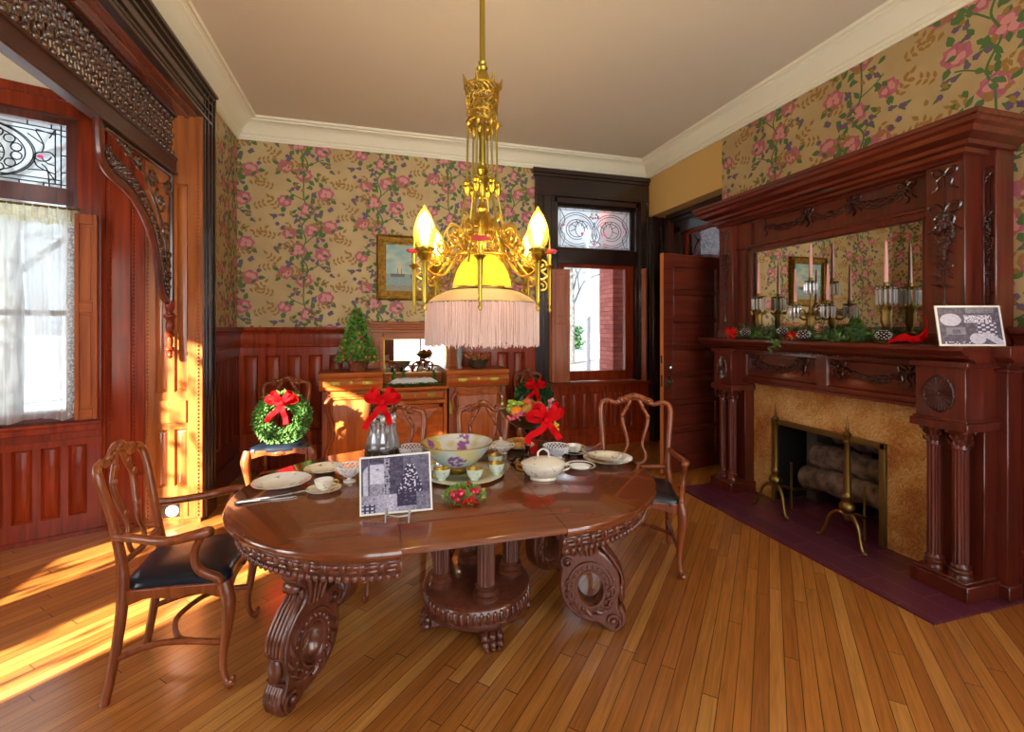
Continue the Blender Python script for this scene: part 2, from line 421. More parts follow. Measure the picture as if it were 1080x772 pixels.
# ---- walls
wb = MB()
WX0, WX1, WZ0, WZ1 = 2.14, 3.28, .80, 3.10      # back window opening
wb.box(XL-.02, WX0, YB, YB+.22, 0, ZC); wb.box(WX1, XRE+.1, YB, YB+.22, 0, ZC)
wb.box(WX0, WX1, YB, YB+.22, 0, WZ0); wb.box(WX0, WX1, YB, YB+.22, WZ1, ZC)
paper(wb, lambda a, b, l: (a, YB-l, b), XL, 1.86, 1.50, 3.48, XL-.50, 1.42)
struct(wb.build('wall_back', PM, smooth=0))
wl = MB()                                       # partition with the wide archway: only the pier beyond it and the head above it
wl.box(-1.69, XL, 4.17, 5.62, 0, ZC); wl.box(-1.69, XL, YN, 4.17, 3.38, ZC)
paper(wl, lambda a, b, l: (XL+l, a, b), 4.36, YB, 1.50, 3.48, 4.80, 1.2)
struct(wl.build('wall_left', PM, smooth=0))
wr = MB()
FY0, FY1, FZ = 2.33, 3.25, .70                 # firebox opening
wr.box(XR, XR+.16, YN, FY0, 0, ZC); wr.box(XR, XR+.16, FY1, 4.05, 0, ZC); wr.box(XR, XR+.16, FY0, FY1, FZ, ZC)
paper(wr, lambda a, b, l: (XR-l, a, b), -.2, 4.05, 1.50, 3.48, -.10, 1.75)
struct(wr.build('wall_right', PM, smooth=0))
b_ = MB(); b_.box(XR, XRE+.1, 4.05, YB, 2.95, ZC); struct(b_.build('wall_right_soffit', M['yellow'], smooth=0))
DY0, DY1 = 4.30, 5.06
rw = MB(); rw.box(XRE, XRE+.12, 4.05, DY0, 0, 2.95); rw.box(XRE, XRE+.12, DY1, YB, 0, 2.95); rw.box(XRE, XRE+.12, DY0, DY1, 2.72, 2.95)
rw.box(XR+.16, XRE, 4.0, 4.05, 0, 2.95)
struct(rw.build('wall_right_recess', M['mahog'], smooth=0))
hw = MB(); hw.box(5.4, 5.5, 3.2, 5.62, 0, ZC); hw.box(3.84, 5.5, 5.46, 5.62, 0, 2.1); hw.box(3.84, 5.5, 5.46, 5.62, 2.95, ZC); hw.box(3.84, 4.05, 5.46, 5.62, 2.1, 2.95); hw.box(4.9,5.5,5.46,5.62,2.1,2.95); hw.box(3.6, 5.5, 3.1, 3.2, 0, ZC)
struct(hw.build('wall_hall', mat('hall wall paint', '#6e6a66', .8), smooth=0))

fw = MB()
fw.box(-3.62, XR+.16, YN-.2, YN, 0, .55); fw.box(-3.62, XR+.16, YN-.2, YN, 3.25, ZC); fw.box(-3.62, -1.15, YN-.2, YN, .55, 3.25)
for x0, x1 in ((.15,.40),(1.70,1.95),(3.15,XR+.16)): fw.box(x0, x1, YN-.2, YN, .55, 3.25)
for x0, x1 in ((-1.15,.15),(.40,1.70),(1.95,3.15)):
    fw.box(x0, x1, YN-.12, YN-.06, 1.85, 1.91); fw.box((x0+x1)/2-.02, (x0+x1)/2+.02, YN-.12, YN-.06, .55, 3.25)
struct(fw.build('wall_front', M['mahog'], smooth=0))
ow = MB(); ow.box(-3.9, -3.62, -9, YN, -1, 5.5); struct(ow.build('wall_sun_blocker', mat('sun blocker wall', '#8a6a60', .8), smooth=0))  # unseen slab added to keep the low sun out of the rear windows
# ---- crown moulding all round
cr = MB()
prof = [(0,3.455),(.015,3.455),(.018,3.475),(.03,3.478),(.034,3.50),(.05,3.505),(.07,3.535),(.105,3.575),(.15,3.602),(.175,3.608),(.178,3.622),(.20,3.628),(.215,3.62),(.225,3.64)]
pts = []
for d, z in prof: pts += [(XL+d, YN, z), (XL+d, YB-d, z), (XR-d, YB-d, z), (XR-d, YN, z)]
fs = []
for j in range(len(prof)-1):
    for k in range(3): fs.append((j*4+k, j*4+k+1, j*4+5+k, j*4+4+k))
cr.add(pts, fs); struct(cr.build('trim_crown', M['crown'], smooth=30))

# ---- wainscot of the back wall and the left pier
def panel_relief(mb, fn, a0, a1, z0, z1, d=.016, w=.014):
    """recessed field with a raised bead around it; fn(a, out, z)"""
    A = [(a0,z0),(a1,z0),(a1,z1),(a0,z1)]; B = [(a0+w,z0+w),(a1-w,z0+w),(a1-w,z1-w),(a0+w,z1-w)]; E2 = [(a0+w*2.4,z0+w*2.4),(a1-w*2.4,z0+w*2.4),(a1-w*2.4,z1-w*2.4),(a0+w*2.4,z1-w*2.4)]
    vs = [fn(a, .0, z) for a, z in A]+[fn(a, -d, z) for a, z in B]+[fn(a, -d*.35, z) for a, z in E2]
    fs = []
    for o in (0, 4):
        for k in range(4): fs.append((o+k, o+(k+1)%4, o+4+(k+1)%4, o+4+k))
    fs.append((8,9,10,11)); mb.add(vs, fs)
def panelled(mb, fn, a0, a1, z0, z1, panels, thick):
    """frame surface at out=0 with openings where panels sit (non-overlapping rectangles in one row per z band)"""
    bands = {}
    for p in panels: bands.setdefault((p[2], p[3]), []).append(p)
    keys = sorted(bands); zc = z0
    def q(x0, x1, y0, y1):
        if x1-x0 > 1e-5 and y1-y0 > 1e-5: mb.add([fn(x0,0,y0), fn(x1,0,y0), fn(x1,0,y1), fn(x0,0,y1)], [(0,1,2,3)])
    for (b0, b1) in keys:
        q(a0, a1, zc, b0); x = a0
        for p in sorted(bands[(b0,b1)]):
            q(x, p[0], b0, b1); panel_relief(mb, fn, *p); x = p[1]
        q(x, a1, b0, b1); zc = b1
    q(a0, a1, zc, z1)
    mb.add([fn(a0,0,z0),fn(a0,-thick,z0),fn(a0,-thick,z1),fn(a0,0,z1)], [(0,1,2,3)]); mb.add([fn(a1,0,z0),fn(a1,-thick,z0),fn(a1,-thick,z1),fn(a1,0,z1)], [(0,1,2,3)])
    mb.add([fn(a0,0,z1),fn(a1,0,z1),fn(a1,-thick,z1),fn(a0,-thick,z1)], [(0,1,2,3)])
def cap_rail(mb, fn, a0, a1, z=1.50, k=1):
    pr = [(0,z-.215),(.012,z-.205),(.014,z-.185),(.004,z-.17),(.004,z-.075),(.016,z-.07),(.024,z-.05),(.05,z-.035),(.055,z-.018),(.055,z),(-.02,z)]
    n = len(pr)
    vs = [fn(a0, d*k, zz) for d, zz in pr]+[fn(a1, d*k, zz) for d, zz in pr]
    mb.add(vs, [(i, i+1, n+i+1, n+i) for i in range(n-1)]+[tuple(range(n)), tuple(range(n, 2*n))])
T = .03
w = MB(); fb = lambda a, o, z: (a, YB-T-o, z)
ps = [(-1.34+.209*i, -1.34+.209*i+.142, .385, 1.20) for i in range(15)]
panelled(w, fb, XL, 1.86, 0, 1.30, ps, T); cap_rail(w, fb, XL, 1.86)
w.box(XL, 1.86, YB-T-.022, YB, 0, .22); w.box(XL, 1.86, YB-T-.03, YB, .22, .245)
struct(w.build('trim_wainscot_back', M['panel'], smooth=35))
w = MB()
ps = [(2.20+.148*i, 2.20+.148*i+.105, .21, .67) for i in range(7)]
panelled(w, fb, 1.86, 3.44, 0, .76, ps, T)
w.box(1.86, 3.44, YB-T-.02, YB, 0, .13)
w.box(1.80, 3.44, YB-T-.05, YB, .765, .80)
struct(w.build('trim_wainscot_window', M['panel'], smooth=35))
w = MB(); fl = lambda a, o, z: (XL+T+o, a, z)
panelled(w, fl, 4.42, YB-T, 0, 1.30, [(4.50+.19*i, 4.50+.19*i+.13, .385, 1.20) for i in range(5) if 4.50+.19*i+.13 < 5.4], T); cap_rail(w, fl, 4.42, YB-T)
w.box(XL, XL+T+.022, 4.42, YB-T, 0, .22)
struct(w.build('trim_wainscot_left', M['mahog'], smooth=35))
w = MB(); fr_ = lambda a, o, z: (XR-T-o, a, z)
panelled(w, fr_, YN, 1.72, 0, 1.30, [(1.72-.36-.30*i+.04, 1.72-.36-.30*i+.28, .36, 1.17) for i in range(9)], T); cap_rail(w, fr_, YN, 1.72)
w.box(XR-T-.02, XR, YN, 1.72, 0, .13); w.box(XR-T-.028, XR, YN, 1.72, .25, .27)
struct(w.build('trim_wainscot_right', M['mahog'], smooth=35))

# ---- back window
wn = struct(thing('window_1', 'tall back window with leaded transom, brick wall seen through it', 'window', (0,0,0)))
G = YB+.09
c = MB()
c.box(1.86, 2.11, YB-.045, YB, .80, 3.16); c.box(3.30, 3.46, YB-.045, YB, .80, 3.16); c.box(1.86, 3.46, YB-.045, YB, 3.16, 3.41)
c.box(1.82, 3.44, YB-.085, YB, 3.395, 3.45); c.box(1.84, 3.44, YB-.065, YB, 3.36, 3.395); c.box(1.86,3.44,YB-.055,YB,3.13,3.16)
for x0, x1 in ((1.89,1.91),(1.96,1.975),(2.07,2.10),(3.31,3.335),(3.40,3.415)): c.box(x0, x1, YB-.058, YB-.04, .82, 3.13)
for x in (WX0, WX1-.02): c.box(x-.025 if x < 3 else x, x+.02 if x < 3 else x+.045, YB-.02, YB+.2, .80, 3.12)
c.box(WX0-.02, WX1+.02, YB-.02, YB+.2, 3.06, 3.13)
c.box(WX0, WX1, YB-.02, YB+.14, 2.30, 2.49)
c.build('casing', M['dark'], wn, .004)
c = MB()
def frame(mb, x0, x1, z0, z1, w_, y0, y1, wt=None, wbm=None):
    wt = w_ if wt is None else wt; wbm = w_ if wbm is None else wbm
    mb.box(x0, x0+w_, y0, y1, z0, z1); mb.box(x1-w_, x1, y0, y1, z0, z1); mb.box(x0+w_, x1-w_, y0, y1, z1-wt, z1); mb.box(x0+w_, x1-w_, y0, y1, z0, z0+wbm)
frame(c, 2.16, 3.26, .81, 2.31, .115, YB+.05, YB+.12, .05, .125)
c.build('lower_sash', M['bay'], wn, .004)
c = MB(); frame(c, 2.16, 3.26, 2.48, 3.06, .04, YB+.06, YB+.11); c.build('transom_sash', M['dark'], wn, .003)
c = MB(); c.box(2.26, 3.16, G-.003, G+.003, .92, 2.28); c.build('window_pane', M['pane'], wn)
c = MB(); c.box(2.19, 3.24, G-.004, G+.004, 2.50, 3.03); c.build('leaded_pane', M['leaded'], wn)
def cames(mb, paths, fn, r=.0045, n=5):
    for p in paths:
        q = catmull([(a, b, 0) for a, b in p], 5) if len(p) > 2 else [Vector((*p[0],0)), Vector((*p[1],0))]
        mb.tube([fn(v.x, v.y) for v in q], r, n)
def circ(cx, cy, a, b=None, a0=0, a1=360, n=14):
    b = a if b is None else b
    return [(cx+a*math.cos(R(a0+(a1-a0)*i/n)), cy+b*math.sin(R(a0+(a1-a0)*i/n))) for i in range(n+1)]
pt = [[(.0,.035),(1,.035)],[(0,.495),(1,.495)],[(.035,0),(.035,.53)],[(.965,0),(.965,.53)]]
for s in (1,-1):
    X = lambda a: .5+s*a
    for rr in (.27,.235,.16,.12): pt.append([(X(abs(.24)+rr*math.cos(t)*.9), .25+rr*.8*math.sin(t)) for t in [R(-120+i*22) for i in range(16)]])
    pt.append([(X(.0),.05),(X(.08),.16),(X(.05),.28),(X(.12),.36),(X(.22),.34),(X(.26),.24),(X(.20),.16),(X(.15),.2)])
    for a in range(5): pt.append([(X(.20+.05*math.cos(R(40*a))), .25+.05*math.sin(R(40*a))), (X(.20+.13*math.cos(R(40*a-10))), .25+.13*math.sin(R(40*a-10)))])
    for a in (.0,.12,.24,.36,.45): pt.append([(X(a+.03),.495),(X(a+.03),.53)]); pt.append([(X(a+.03),.0),(X(a+.03),.035)])
    pt.append([(X(.44),.03),(X(.40),.16),(X(.46),.25),(X(.40),.36),(X(.46),.495)]); pt.append([(X(0),.08),(X(.03),.22),(X(.0),.36)])
    pt.append([(X(.04),.03),(X(.09),.07),(X(.0),.12)])
c = MB(); cames(c, pt, lambda a, b: (2.20+a*1.02, G-.006, 2.505+b)); c.build('lead_pattern', M['came'], wn)
c = MB()
for a, b in [(.08,.30),(.33,.20),(.65,.20),(.92,.26),(.5,.065)]: c.ball((2.20+a*1.02, G-.01, 2.505+b), (.016,.01,.016))
c.build('glass_jewels', M['jewel'], wn)
c = MB()
for k in range(7): c.ball((2.20+(.5+.055*math.cos(k))*1.02, G-.01, 2.505+.43+.03*math.sin(k*2)), (.014,.008,.016))
c.build('amber_jewels', M['amber'], wn)
def shutter_leaf(mb, w_, h, t=.025):
    S_ = min(.035, w_*.2); mb.box(0, S_, -t/2, t/2, 0, h); mb.box(w_-S_, w_, -t/2, t/2, 0, h)
    for z0, z1 in ((0,.07),(h*.52,h*.52+.07),(h-.07,h)): mb.box(S_, w_-S_, -t/2, t/2, z0, z1)
    for z0, z1 in ((.07,h*.52),(h*.52+.07,h-.07)): mb.box(S_, w_-S_, -t/6, t/6, z0, z1); mb.box(S_*1.45, w_-S_*1.45, -t/3, t/3, z0+.02, z1-.02)
for (x, y, a, w_) in ((2.035, YB-.06, -4, .235), (2.05, YB-.10, -10, .225)):
    c = MB(); c.M = Matrix.Translation((x, y, .82)) @ Matrix.Rotation(R(a), 4, 'Z'); shutter_leaf(c, w_, 1.39); c.build('shutter', M['shutter'], wn, .003)
c = MB(); c.M = Matrix.Translation((3.31, YB+.03, .80)) @ Matrix.Rotation(R(-78), 4, 'Z'); shutter_leaf(c, .17, 1.46); c.build('shutter', M['shutter'], wn, .003)
c = MB(); c.box(1.84, 3.44, YB-.09, YB+.16, .775, .805); c.build('window_sill', M['bay_x'], wn, .005)

# ---- recessed corner doorway
t = MB()
t.box(XRE-.05, XRE, DY0-.16, DY0, 0, 2.78); t.box(XRE-.05, XRE, DY1, DY1+.14, 0, 2.78); t.box(XRE-.05, XRE, DY0-.16, DY1+.14, 2.70, 2.84)
t.box(XRE-.09, XRE, DY0-.19, DY1+.17, 2.84, 2.88); t.box(XRE-.13, XRE, DY0-.22, DY1+.2, 2.88, 2.945)
t.box(XRE-.04, XRE+.1, DY0, DY1, 2.20, 2.27)
for q in (.02,.05,.09,.12): t.box(XRE-.062, XRE-.045, DY1+q, DY1+q+.012, 0, 2.7)
t.box(XR+.0, XRE, YB-.06, YB, 0, 2.95); t.box(XR+.03, XR+.10, YB-.10, YB-.05, 0, 2.95); t.box(XR+.17, XR+.20, YB-.08, YB-.05, 0, 2.95)
struct(t.build('trim_door_casing', M['dark'], smooth=35, bevel=.004))
tw = struct(thing('window_2', 'leaded transom over the corner door', 'window'))
c = MB(); c.box(XRE+.04, XRE+.048, DY0+.02, DY1-.02, 2.28, 2.69); c.build('window_pane', M['pane'], tw)
c = MB(); c.box(XRE+.02, XRE+.07, DY0, DY0+.035, 2.27, 2.70); c.box(XRE+.02, XRE+.07, DY1-.035, DY1, 2.27, 2.70); c.box(XRE+.02, XRE+.07, DY0, DY1, 2.27, 2.30); c.box(XRE+.02, XRE+.07, DY0, DY1, 2.67, 2.70)
c.build('window_frame', M['bay'], tw, .003)
hw2 = struct(thing('window_3', 'leaded hall window beyond the transom', 'window'))
c = MB(); c.box(4.05, 4.9, 5.52, 5.53, 2.1, 2.95); c.build('leaded_pane', M['leaded'], hw2)
pt2 = [[(.03,.03),(.82,.03)],[(.03,.82),(.82,.82)],[(.03,.03),(.03,.82)],[(.82,.03),(.82,.82)], circ(.42,.42,.26), circ(.42,.42,.16), circ(.3,.42,.12,.2), circ(.56,.42,.12,.2)]
for a in range(8): pt2.append([(.42+.26*math.cos(a*.785), .42+.26*math.sin(a*.785)), (.42+.38*math.cos(a*.785), .42+.38*math.sin(a*.785))])
c = MB(); cames(c, pt2, lambda a, b: (4.05+a, 5.51, 2.1+b), .007); c.build('lead_pattern', M['came'], hw2)
c = MB(); c.ball((4.25,5.505,2.5),(.025,.01,.025)); c.ball((4.63,5.505,2.5),(.025,.01,.025)); c.build('glass_jewels', M['jewel'], hw2)

# ---- the door leaf, swung open into the room
dr = struct(thing('door_1', 'open dark red corner door with stacked horizontal panels', 'door', (3.66, 4.30, .012), R(180+11)))
DW = .90
d = MB(); fd = lambda a, o, z: (a, .022+o, z)
pan = [(.13, DW-.13, .16+.285*k, .16+.285*k+.245) for k in range(7)]
for side in (1,-1):
    fd = lambda a, o, z, s=side: (a, s*(.022+o), z)
    panelled(d, fd, 0, DW, 0, 2.24, pan, .022)
d.build('door_leaf', M['door'], dr, smooth=35)
d = MB(); d.box(DW-.002, DW+.004, -.022, .022, 0, 2.24); d.box(0, DW, -.022, .022, 2.236, 2.24); d.build('door_edge', M['dooredge'], dr)
d = MB(); d.box(DW-.075, DW-.03, .018, .028, .82, 1.0); d.lathe([(.012,0),(.012,.02),(.028,.035),(.028,.05),(.012,.06),(0,.062)], (0,0,0), 16)
kn = MB(); kn.M = Matrix.Translation((DW-.06, .024, 1.08)) @ Matrix.Rotation(R(-90), 4, 'X'); kn.lathe([(.022,0),(.022,.004),(.010,.008),(.010,.03),(.026,.04),(.028,.052),(.016,.062),(0,.064)], n=18)
kn.M = Matrix.Translation((DW-.06, .024, .94)) @ Matrix.Rotation(R(-90), 4, 'X'); kn.lathe([(.010,0),(.010,.03),(.024,.036),(.024,.05),(0,.056)], n=16); kn.M = Matrix(); kn.box(DW-.085, DW-.035, .020, .027, .85, .99); kn.box(DW+.002, DW+.007, -.012, .012, .88, 1.0); kn.box(DW+.002, DW+.007, -.012, .012, 1.12, 1.2)
kn.build('door_handle', M['steel'], dr)
# ================================================================= BAY / ARCHWAY AT LEFT
BD = (-.9284, -.3716); BN = (.3716, -.9284)
def bw(s, o, z): return (-1.97+BD[0]*s+BN[0]*o, 4.14+BD[1]*s+BN[1]*o, z)
def bbox(mb, s0, s1, o0, o1, z0, z1):
    vs = [bw(s, o, z) for z in (z0, z1) for s, o in ((s0,o0),(s1,o0),(s1,o1),(s0,o1))]
    mb.add(vs, [(0,1,2,3),(4,5,6,7),(0,1,5,4),(1,2,6,5),(2,3,7,6),(3,0,4,7)])
SW0, SW1, SZ0, SZ1 = .13, 1.12, .84, 2.98
w = MB()
bbox(w, -.05, SW0, -.22, -.03, 0, ZC); bbox(w, SW1, 1.55, -.22, -.03, 0, ZC); bbox(w, SW0, SW1, -.22, -.03, 0, SZ0); bbox(w, SW0, SW1, -.22, -.03, SZ1, ZC)
w.box(-2.02, -1.69, 4.18, 4.36, 0, ZC)
# side wall of the bay with unseen window openings sized to place the sun patches
def yw(y0, y1, z0, z1): w.box(-3.62, -3.42, y0, y1, z0, z1)
yw(2.35, 3.62, 0, ZC); yw(YN, .0, 0, ZC); yw(.0, 2.35, 0, .72); yw(.0, 2.35, 2.5, ZC); yw(.0,.25,.72,2.5); yw(1.05,1.55,.72,2.5); yw(2.32,2.35,.72,2.5)
struct(w.build('wall_bay', M['mahog'], smooth=0))
w = MB(); Tb = .03; fB = lambda a, o, z: bw(a, o, z)
panelled(w, fB, -.02, 1.5, 0, .755, [(.062+.141*i, .062+.141*i+.10, .15, .66) for i in range(10)], .03)
bbox(w, -.02, 1.5, 0, .012, .655, .70); bbox(w, -.02, 1.5, -.03, .018, 0, .03)
struct(w.build('trim_bay_wainscot', M['bay'], smooth=35))
w = MB(); bbox(w, -.02, 1.3, -.03, .05, .80, .825); bbox(w, -.02, 1.3, -.03, .03, .755, .80)
struct(w.build('trim_bay_sill', M['bay'], bevel=.004))
w = MB()
for s0, s1 in ((.04,.115),): bbox(w, s0, s1, -.03, .012, .825, 3.16)
bbox(w, .04, 1.5, -.03, .012, 3.0, 3.10); bbox(w, .0, 1.5, -.03, .03, 3.10, 3.16); bbox(w, -.02, .0, -.03, .0, .755, 3.2); bbox(w, 0, .04, -.03, .006, .825, 3.1); bbox(w, .012, .026, .006, .014, .83, 3.08)
w.box(-1.985, -1.69, 4.145, 4.185, 0, 3.2)
for x in (-1.93, -1.775, -1.685): w.box(x-.006, x+.006, 4.13, 4.15, .40 if x > -1.8 else 0, 3.2)
for k in range(95):
    z = .44+k*.029
    if z < 3.1: w.ball((-1.755, 4.138, z), .0085, 6, 4)
    w.ball((-1.90, 4.14, .3+k*.03), .0075, 6, 4)
w.box(-1.985, -1.69, 4.128, 4.15, 0, .03); w.box(-1.74, -1.69, 4.12, 4.15, .03, .40)
struct(w.build('trim_bay_casing', M['bay'], smooth=40))
w = MB(); pr = [(.0,3.16),(.02,3.165),(.03,3.20),(.08,3.25),(.10,3.30),(.14,3.33),(.15,3.45),(-.03,3.45)]
vs = [bw(-.05, d, z) for d, z in pr]+[bw(1.5, d, z) for d, z in pr]; n = len(pr)
w.add(vs, [(i, (i+1) % n, n+(i+1) % n, n+i) for i in range(n)]); struct(w.build('trim_bay_crown', M['crown'], smooth=30))
# bay window
bwin = struct(thing('window_4', 'bay window with leaded transom behind lace curtain', 'window'))
w = MB()
bbox(w, SW0-.02, SW0+.045, -.16, -.01, SZ0, SZ1); bbox(w, SW1-.045, SW1+.02, -.16, -.01, SZ0, SZ1); bbox(w, SW0, SW1, -.16, -.01, 2.94, 2.99); bbox(w, SW0, SW1, -.16, -.01, 2.37, 2.49); bbox(w, SW0, SW1, -.16, -.01, SZ0-.01, .90); bbox(w, SW0, SW1, -.12, -.08, 1.58, 1.62)
w.build('window_frame', M['mahog'], bwin, .004)
w = MB(); bbox(w, SW0+.03, SW1-.03, -.10, -.094, .89, 2.38); w.build('window_pane', M['dimpane'], bwin)
w = MB(); bbox(w, SW0+.03, SW1-.03, -.07, -.062, 2.48, 2.95); w.build('leaded_pane', M['leaded'], bwin)
# leaded pattern: s measured from the right edge of the glass, mirrored about its centre
cx = (SW0+SW1)/2; pp = []
hw_ = cx-(SW0+.045)
for s in (1, -1):
    X = lambda a: cx-s*(hw_-a)
    P = lambda a, b: (X(a), 2.49+b)
    pp += [[P(.03,0),P(.03,.45)],[P(.06,.03),P(.06,.42)],[P(.0,.03),P(hw_,.03)],[P(0,.42),P(hw_,.42)],[P(.03,.06),P(hw_,.06)],[P(.03,.39),P(hw_,.39)]]
    pp += [[P(a,b) for a, b in q] for q in [
        [(.06,.42),(.09,.35)],[(.06,.38),(.16,.40)],[(.16,.39),(.12,.30),(.13,.24)],[(.12,.30),(.20,.36)],[(.06,.05),(.10,.12)],[(.09,.0),(.10,.12),(.13,.16)],[(.10,.12),(.20,.11)],
        [(.06,.16),(.10,.17),(.13,.20)],[(.06,.22),(.09,.25),(.14,.24),(.17,.21),(.14,.18),(.10,.19),(.08,.22)],[(.17,.21),(.15,.14),(.06,.10)]]]
    pp += [[P(hw_-.10*k+.28*math.cos(t)*(-1), .22+.19*math.sin(t)) for t in [R(-80+i*16) for i in range(11)]] for k in (0,)]
    for rr in (.26,.21): pp.append([P(hw_-rr*math.cos(t)-.03, .22+.19*rr/.26*math.sin(t)) for t in [R(-85+i*17) for i in range(11)]])
    pp.append([P(hw_-.10*math.cos(t)-.04, .20+.10*math.sin(t)) for t in [R(-150+i*30) for i in range(11)]])
    for k in range(6):
        t = R(-62+k*25); c0 = (hw_-.17*math.cos(t)-.03, .22+.135*math.sin(t)); pp.append([P(c0[0]+.027*math.cos(R(q*45)), c0[1]+.027*math.sin(R(q*45))) for q in range(9)])
    for k in range(5): t = R(-50+k*25); pp.append([P(hw_-.10*math.cos(t)-.04, .20+.10*math.sin(t)), P(hw_-.0*math.cos(t)-.05, .20)])
    for k in (.12,.24,.38): pp += [[P(k,0),P(k,.03)],[P(k-.04,.42),P(k-.04,.45)],[P(.0,k),P(.03,k)]]
w = MB(); cames(w, pp, lambda a, b: bw(a, -.055, b), .0042); w.build('lead_pattern', M['came'], bwin)
w = MB()
for a, b in ((.135,.21),(hw_-.05,.20)):
    for s in (1,-1): q = bw(cx-s*(hw_-a), -.05, 2.49+b); w.ball(q, (.018,.012,.012))
w.build('glass_jewels', M['jewel'], bwin)
for s, o, a, w_ in ((.122, .075, -6, .122), (.112, .045, -3, .112)):
    w = MB(); q = bw(s, o, .845); w.M = Matrix.Translation(q) @ Matrix.Rotation(R(21.8+a), 4, 'Z'); shutter_leaf(w, w_, 1.46); w.build('shutter', M['shutter'], bwin, .002)
# curtains
def lace(name, c, a, thr, sc=60, st=1):
    m = bpy.data.materials.new(name); m.use_nodes = True; nt = m.node_tree; nt.nodes.clear(); N = nt.nodes.new; L = nt.links.new
    out = N('ShaderNodeOutputMaterial'); tr = N('ShaderNodeBsdfTransparent'); tl = N('ShaderNodeBsdfTranslucent'); df = N('ShaderNodeBsdfDiffuse')
    tl.inputs[0].default_value = c4(c); df.inputs[0].default_value = c4(c)
    m2 = N('ShaderNodeMixShader'); m2.inputs[0].default_value = .35; L(tl.outputs[0], m2.inputs[1]); L(df.outputs[0], m2.inputs[2])
    tc = N('ShaderNodeTexCoord'); n = N('ShaderNodeTexNoise'); n.inputs['Scale'].default_value = sc; n.inputs['Detail'].default_value = 2; mp = N('ShaderNodeMapping'); mp.inputs['Scale'].default_value = (1,1,st); L(tc.outputs['Object'], mp.inputs[0]); L(mp.outputs[0], n.inputs['Vector'])
    r = N('ShaderNodeMapRange'); r.inputs['From Min'].default_value = thr-.06; r.inputs['From Max'].default_value = thr+.06; r.inputs['To Min'].default_value = a[0]; r.inputs['To Max'].default_value = a[1]; L(n.outputs['Fac'], r.inputs['Value'])
    mx = N('ShaderNodeMixShader'); L(r.outputs[0], mx.inputs[0]); L(tr.outputs[0], mx.inputs[1]); L(m2.outputs[0], mx.inputs[2]); L(mx.outputs[0], out.inputs[0]); return m
M['sheer'] = lace('sheer net', (.93,.97,.99), (.45,.80), .5, 16, .12)
M['lacecloth'] = lace('lace edge', (.9,.95,.97), (.2,.95), .5, 55)
M['valance'] = lace('cream net', (.85,.82,.62), (.85,.97), .5, 30)
cu = struct(thing('x','x','x')) if False else None
cur = thing('lace_curtain', 'sheer white lace curtain gathered on a rod across the bay window', 'curtain', (0,0,0))
def cloth(mb, s0, s1, z0, z1, f, amp, o=.05, n=160, hem=0, seed=1):
    rnd = random.Random(seed); ph = [rnd.uniform(0,6) for _ in range(4)]
    zs = [z1, z1-.02, (z0+z1)/2, z0]; vs = []
    for j, z in enumerate(zs):
        for i in range(n+1):
            t = i/n; s = lerp(s0, s1, t)
            oo = o+amp*(math.sin(s*f+ph[0])+.5*math.sin(s*f*1.73+ph[1])+.35*math.sin(s*f*3.1+ph[2]))*(.7+.15*j)
            vs.append(bw(s, oo, z+(hem*math.sin(s*f*.5+ph[3]) if j == 3 else 0)))
    fs = []
    for j in range(3):
        for i in range(n): a = j*(n+1)+i; fs.append((a, a+1, a+n+2, a+n+1))
    mb.add(vs, fs)
w = MB(); cloth(w, .095, 1.14, .862, 2.25, 46, .022, .05, seed=2, hem=.012); w.build('net_panel', M['sheer'], cur)
w = MB(); cloth(w, .095, .17, .868, 2.24, 70, .010, .047, 30, seed=5); w.build('lace_border', M['lacecloth'], cur)
w = MB(); cloth(w, .09, 1.14, 2.215, 2.345, 150, .008, .045, 260, .006, 3); w.build('valance', M['valance'], cur)
w = MB(); w.tube([bw(.09,.045,2.335), bw(1.16,.045,2.335)], .008, 8); w.build('curtain_rod', M['oldbrass'], cur)
c2 = struct(thing('sun_net', 'unseen lace net added at the bay side to dapple the sun', 'window', (-3.40, 0, 0)))  # out-of-view net, added to break the sun into dapples
w = MB(); vs = []; n = 80
for j, z in enumerate((2.95, .68)):
    for i in range(n+1): y = lerp(-.02, 2.37, i/n); vs.append((.015*math.sin(y*40), y, z))
w.add(vs, [(i, i+1, n+2+i, n+1+i) for i in range(n)])
w.build('net_panel', lace('sun dapple net', (.9,.92,.9), (.25,.985), .57, 9), c2)

# ---- jamb and casing of the archway
w = MB(); fj = lambda a, o, z: (a, 4.14-o, z)
panelled(w, fj, -1.69, -1.305, 0, 3.13, [(-1.615,-1.53,.28,.72),(-1.49,-1.40,.28,.72),(-1.615,-1.53,1.00,2.60),(-1.49,-1.40,1.00,2.60)], .03)
w.box(-1.60, -1.41, 4.130, 4.14, .77, .94)
for x in (-1.665, -1.335):
    for k in range(105): w.ball((x, 4.136, .05+k*.029), .0085, 6, 4)
w.box(-1.69, -1.31, 4.118, 4.14, 0, .03); w.box(-1.62, -1.40, 4.134, 4.14, .05, .20)
struct(w.build('trim_archway_jamb', M['jamb'], smooth=35))
w = MB()
w.box(-1.40, -1.335, 4.17, 4.40, 0, 3.38); w.box(-1.40, -1.30, 4.20, 4.38, 0, 3.40)
for a, b, d in ((4.168,4.185,.006),(4.22,4.235,.014),(4.31,4.325,.014),(4.355,4.385,.022)): w.box(-1.34, -1.30+d, a, b, 0, 3.38)
w.box(-1.40, -1.28, 4.17, 4.41, 0, .22)
w.box(-1.40, -1.335, YN, 4.38, 3.13, 3.40); w.box(-1.40, -1.30, YN, 4.38, 3.18, 3.37)
for a, b, d in ((3.13,3.155,.012),(3.21,3.225,.014),(3.29,3.305,.014),(3.345,3.375,.022),(3.375,3.40,.04)): w.box(-1.34, -1.30+d, YN, 4.38, a, b)
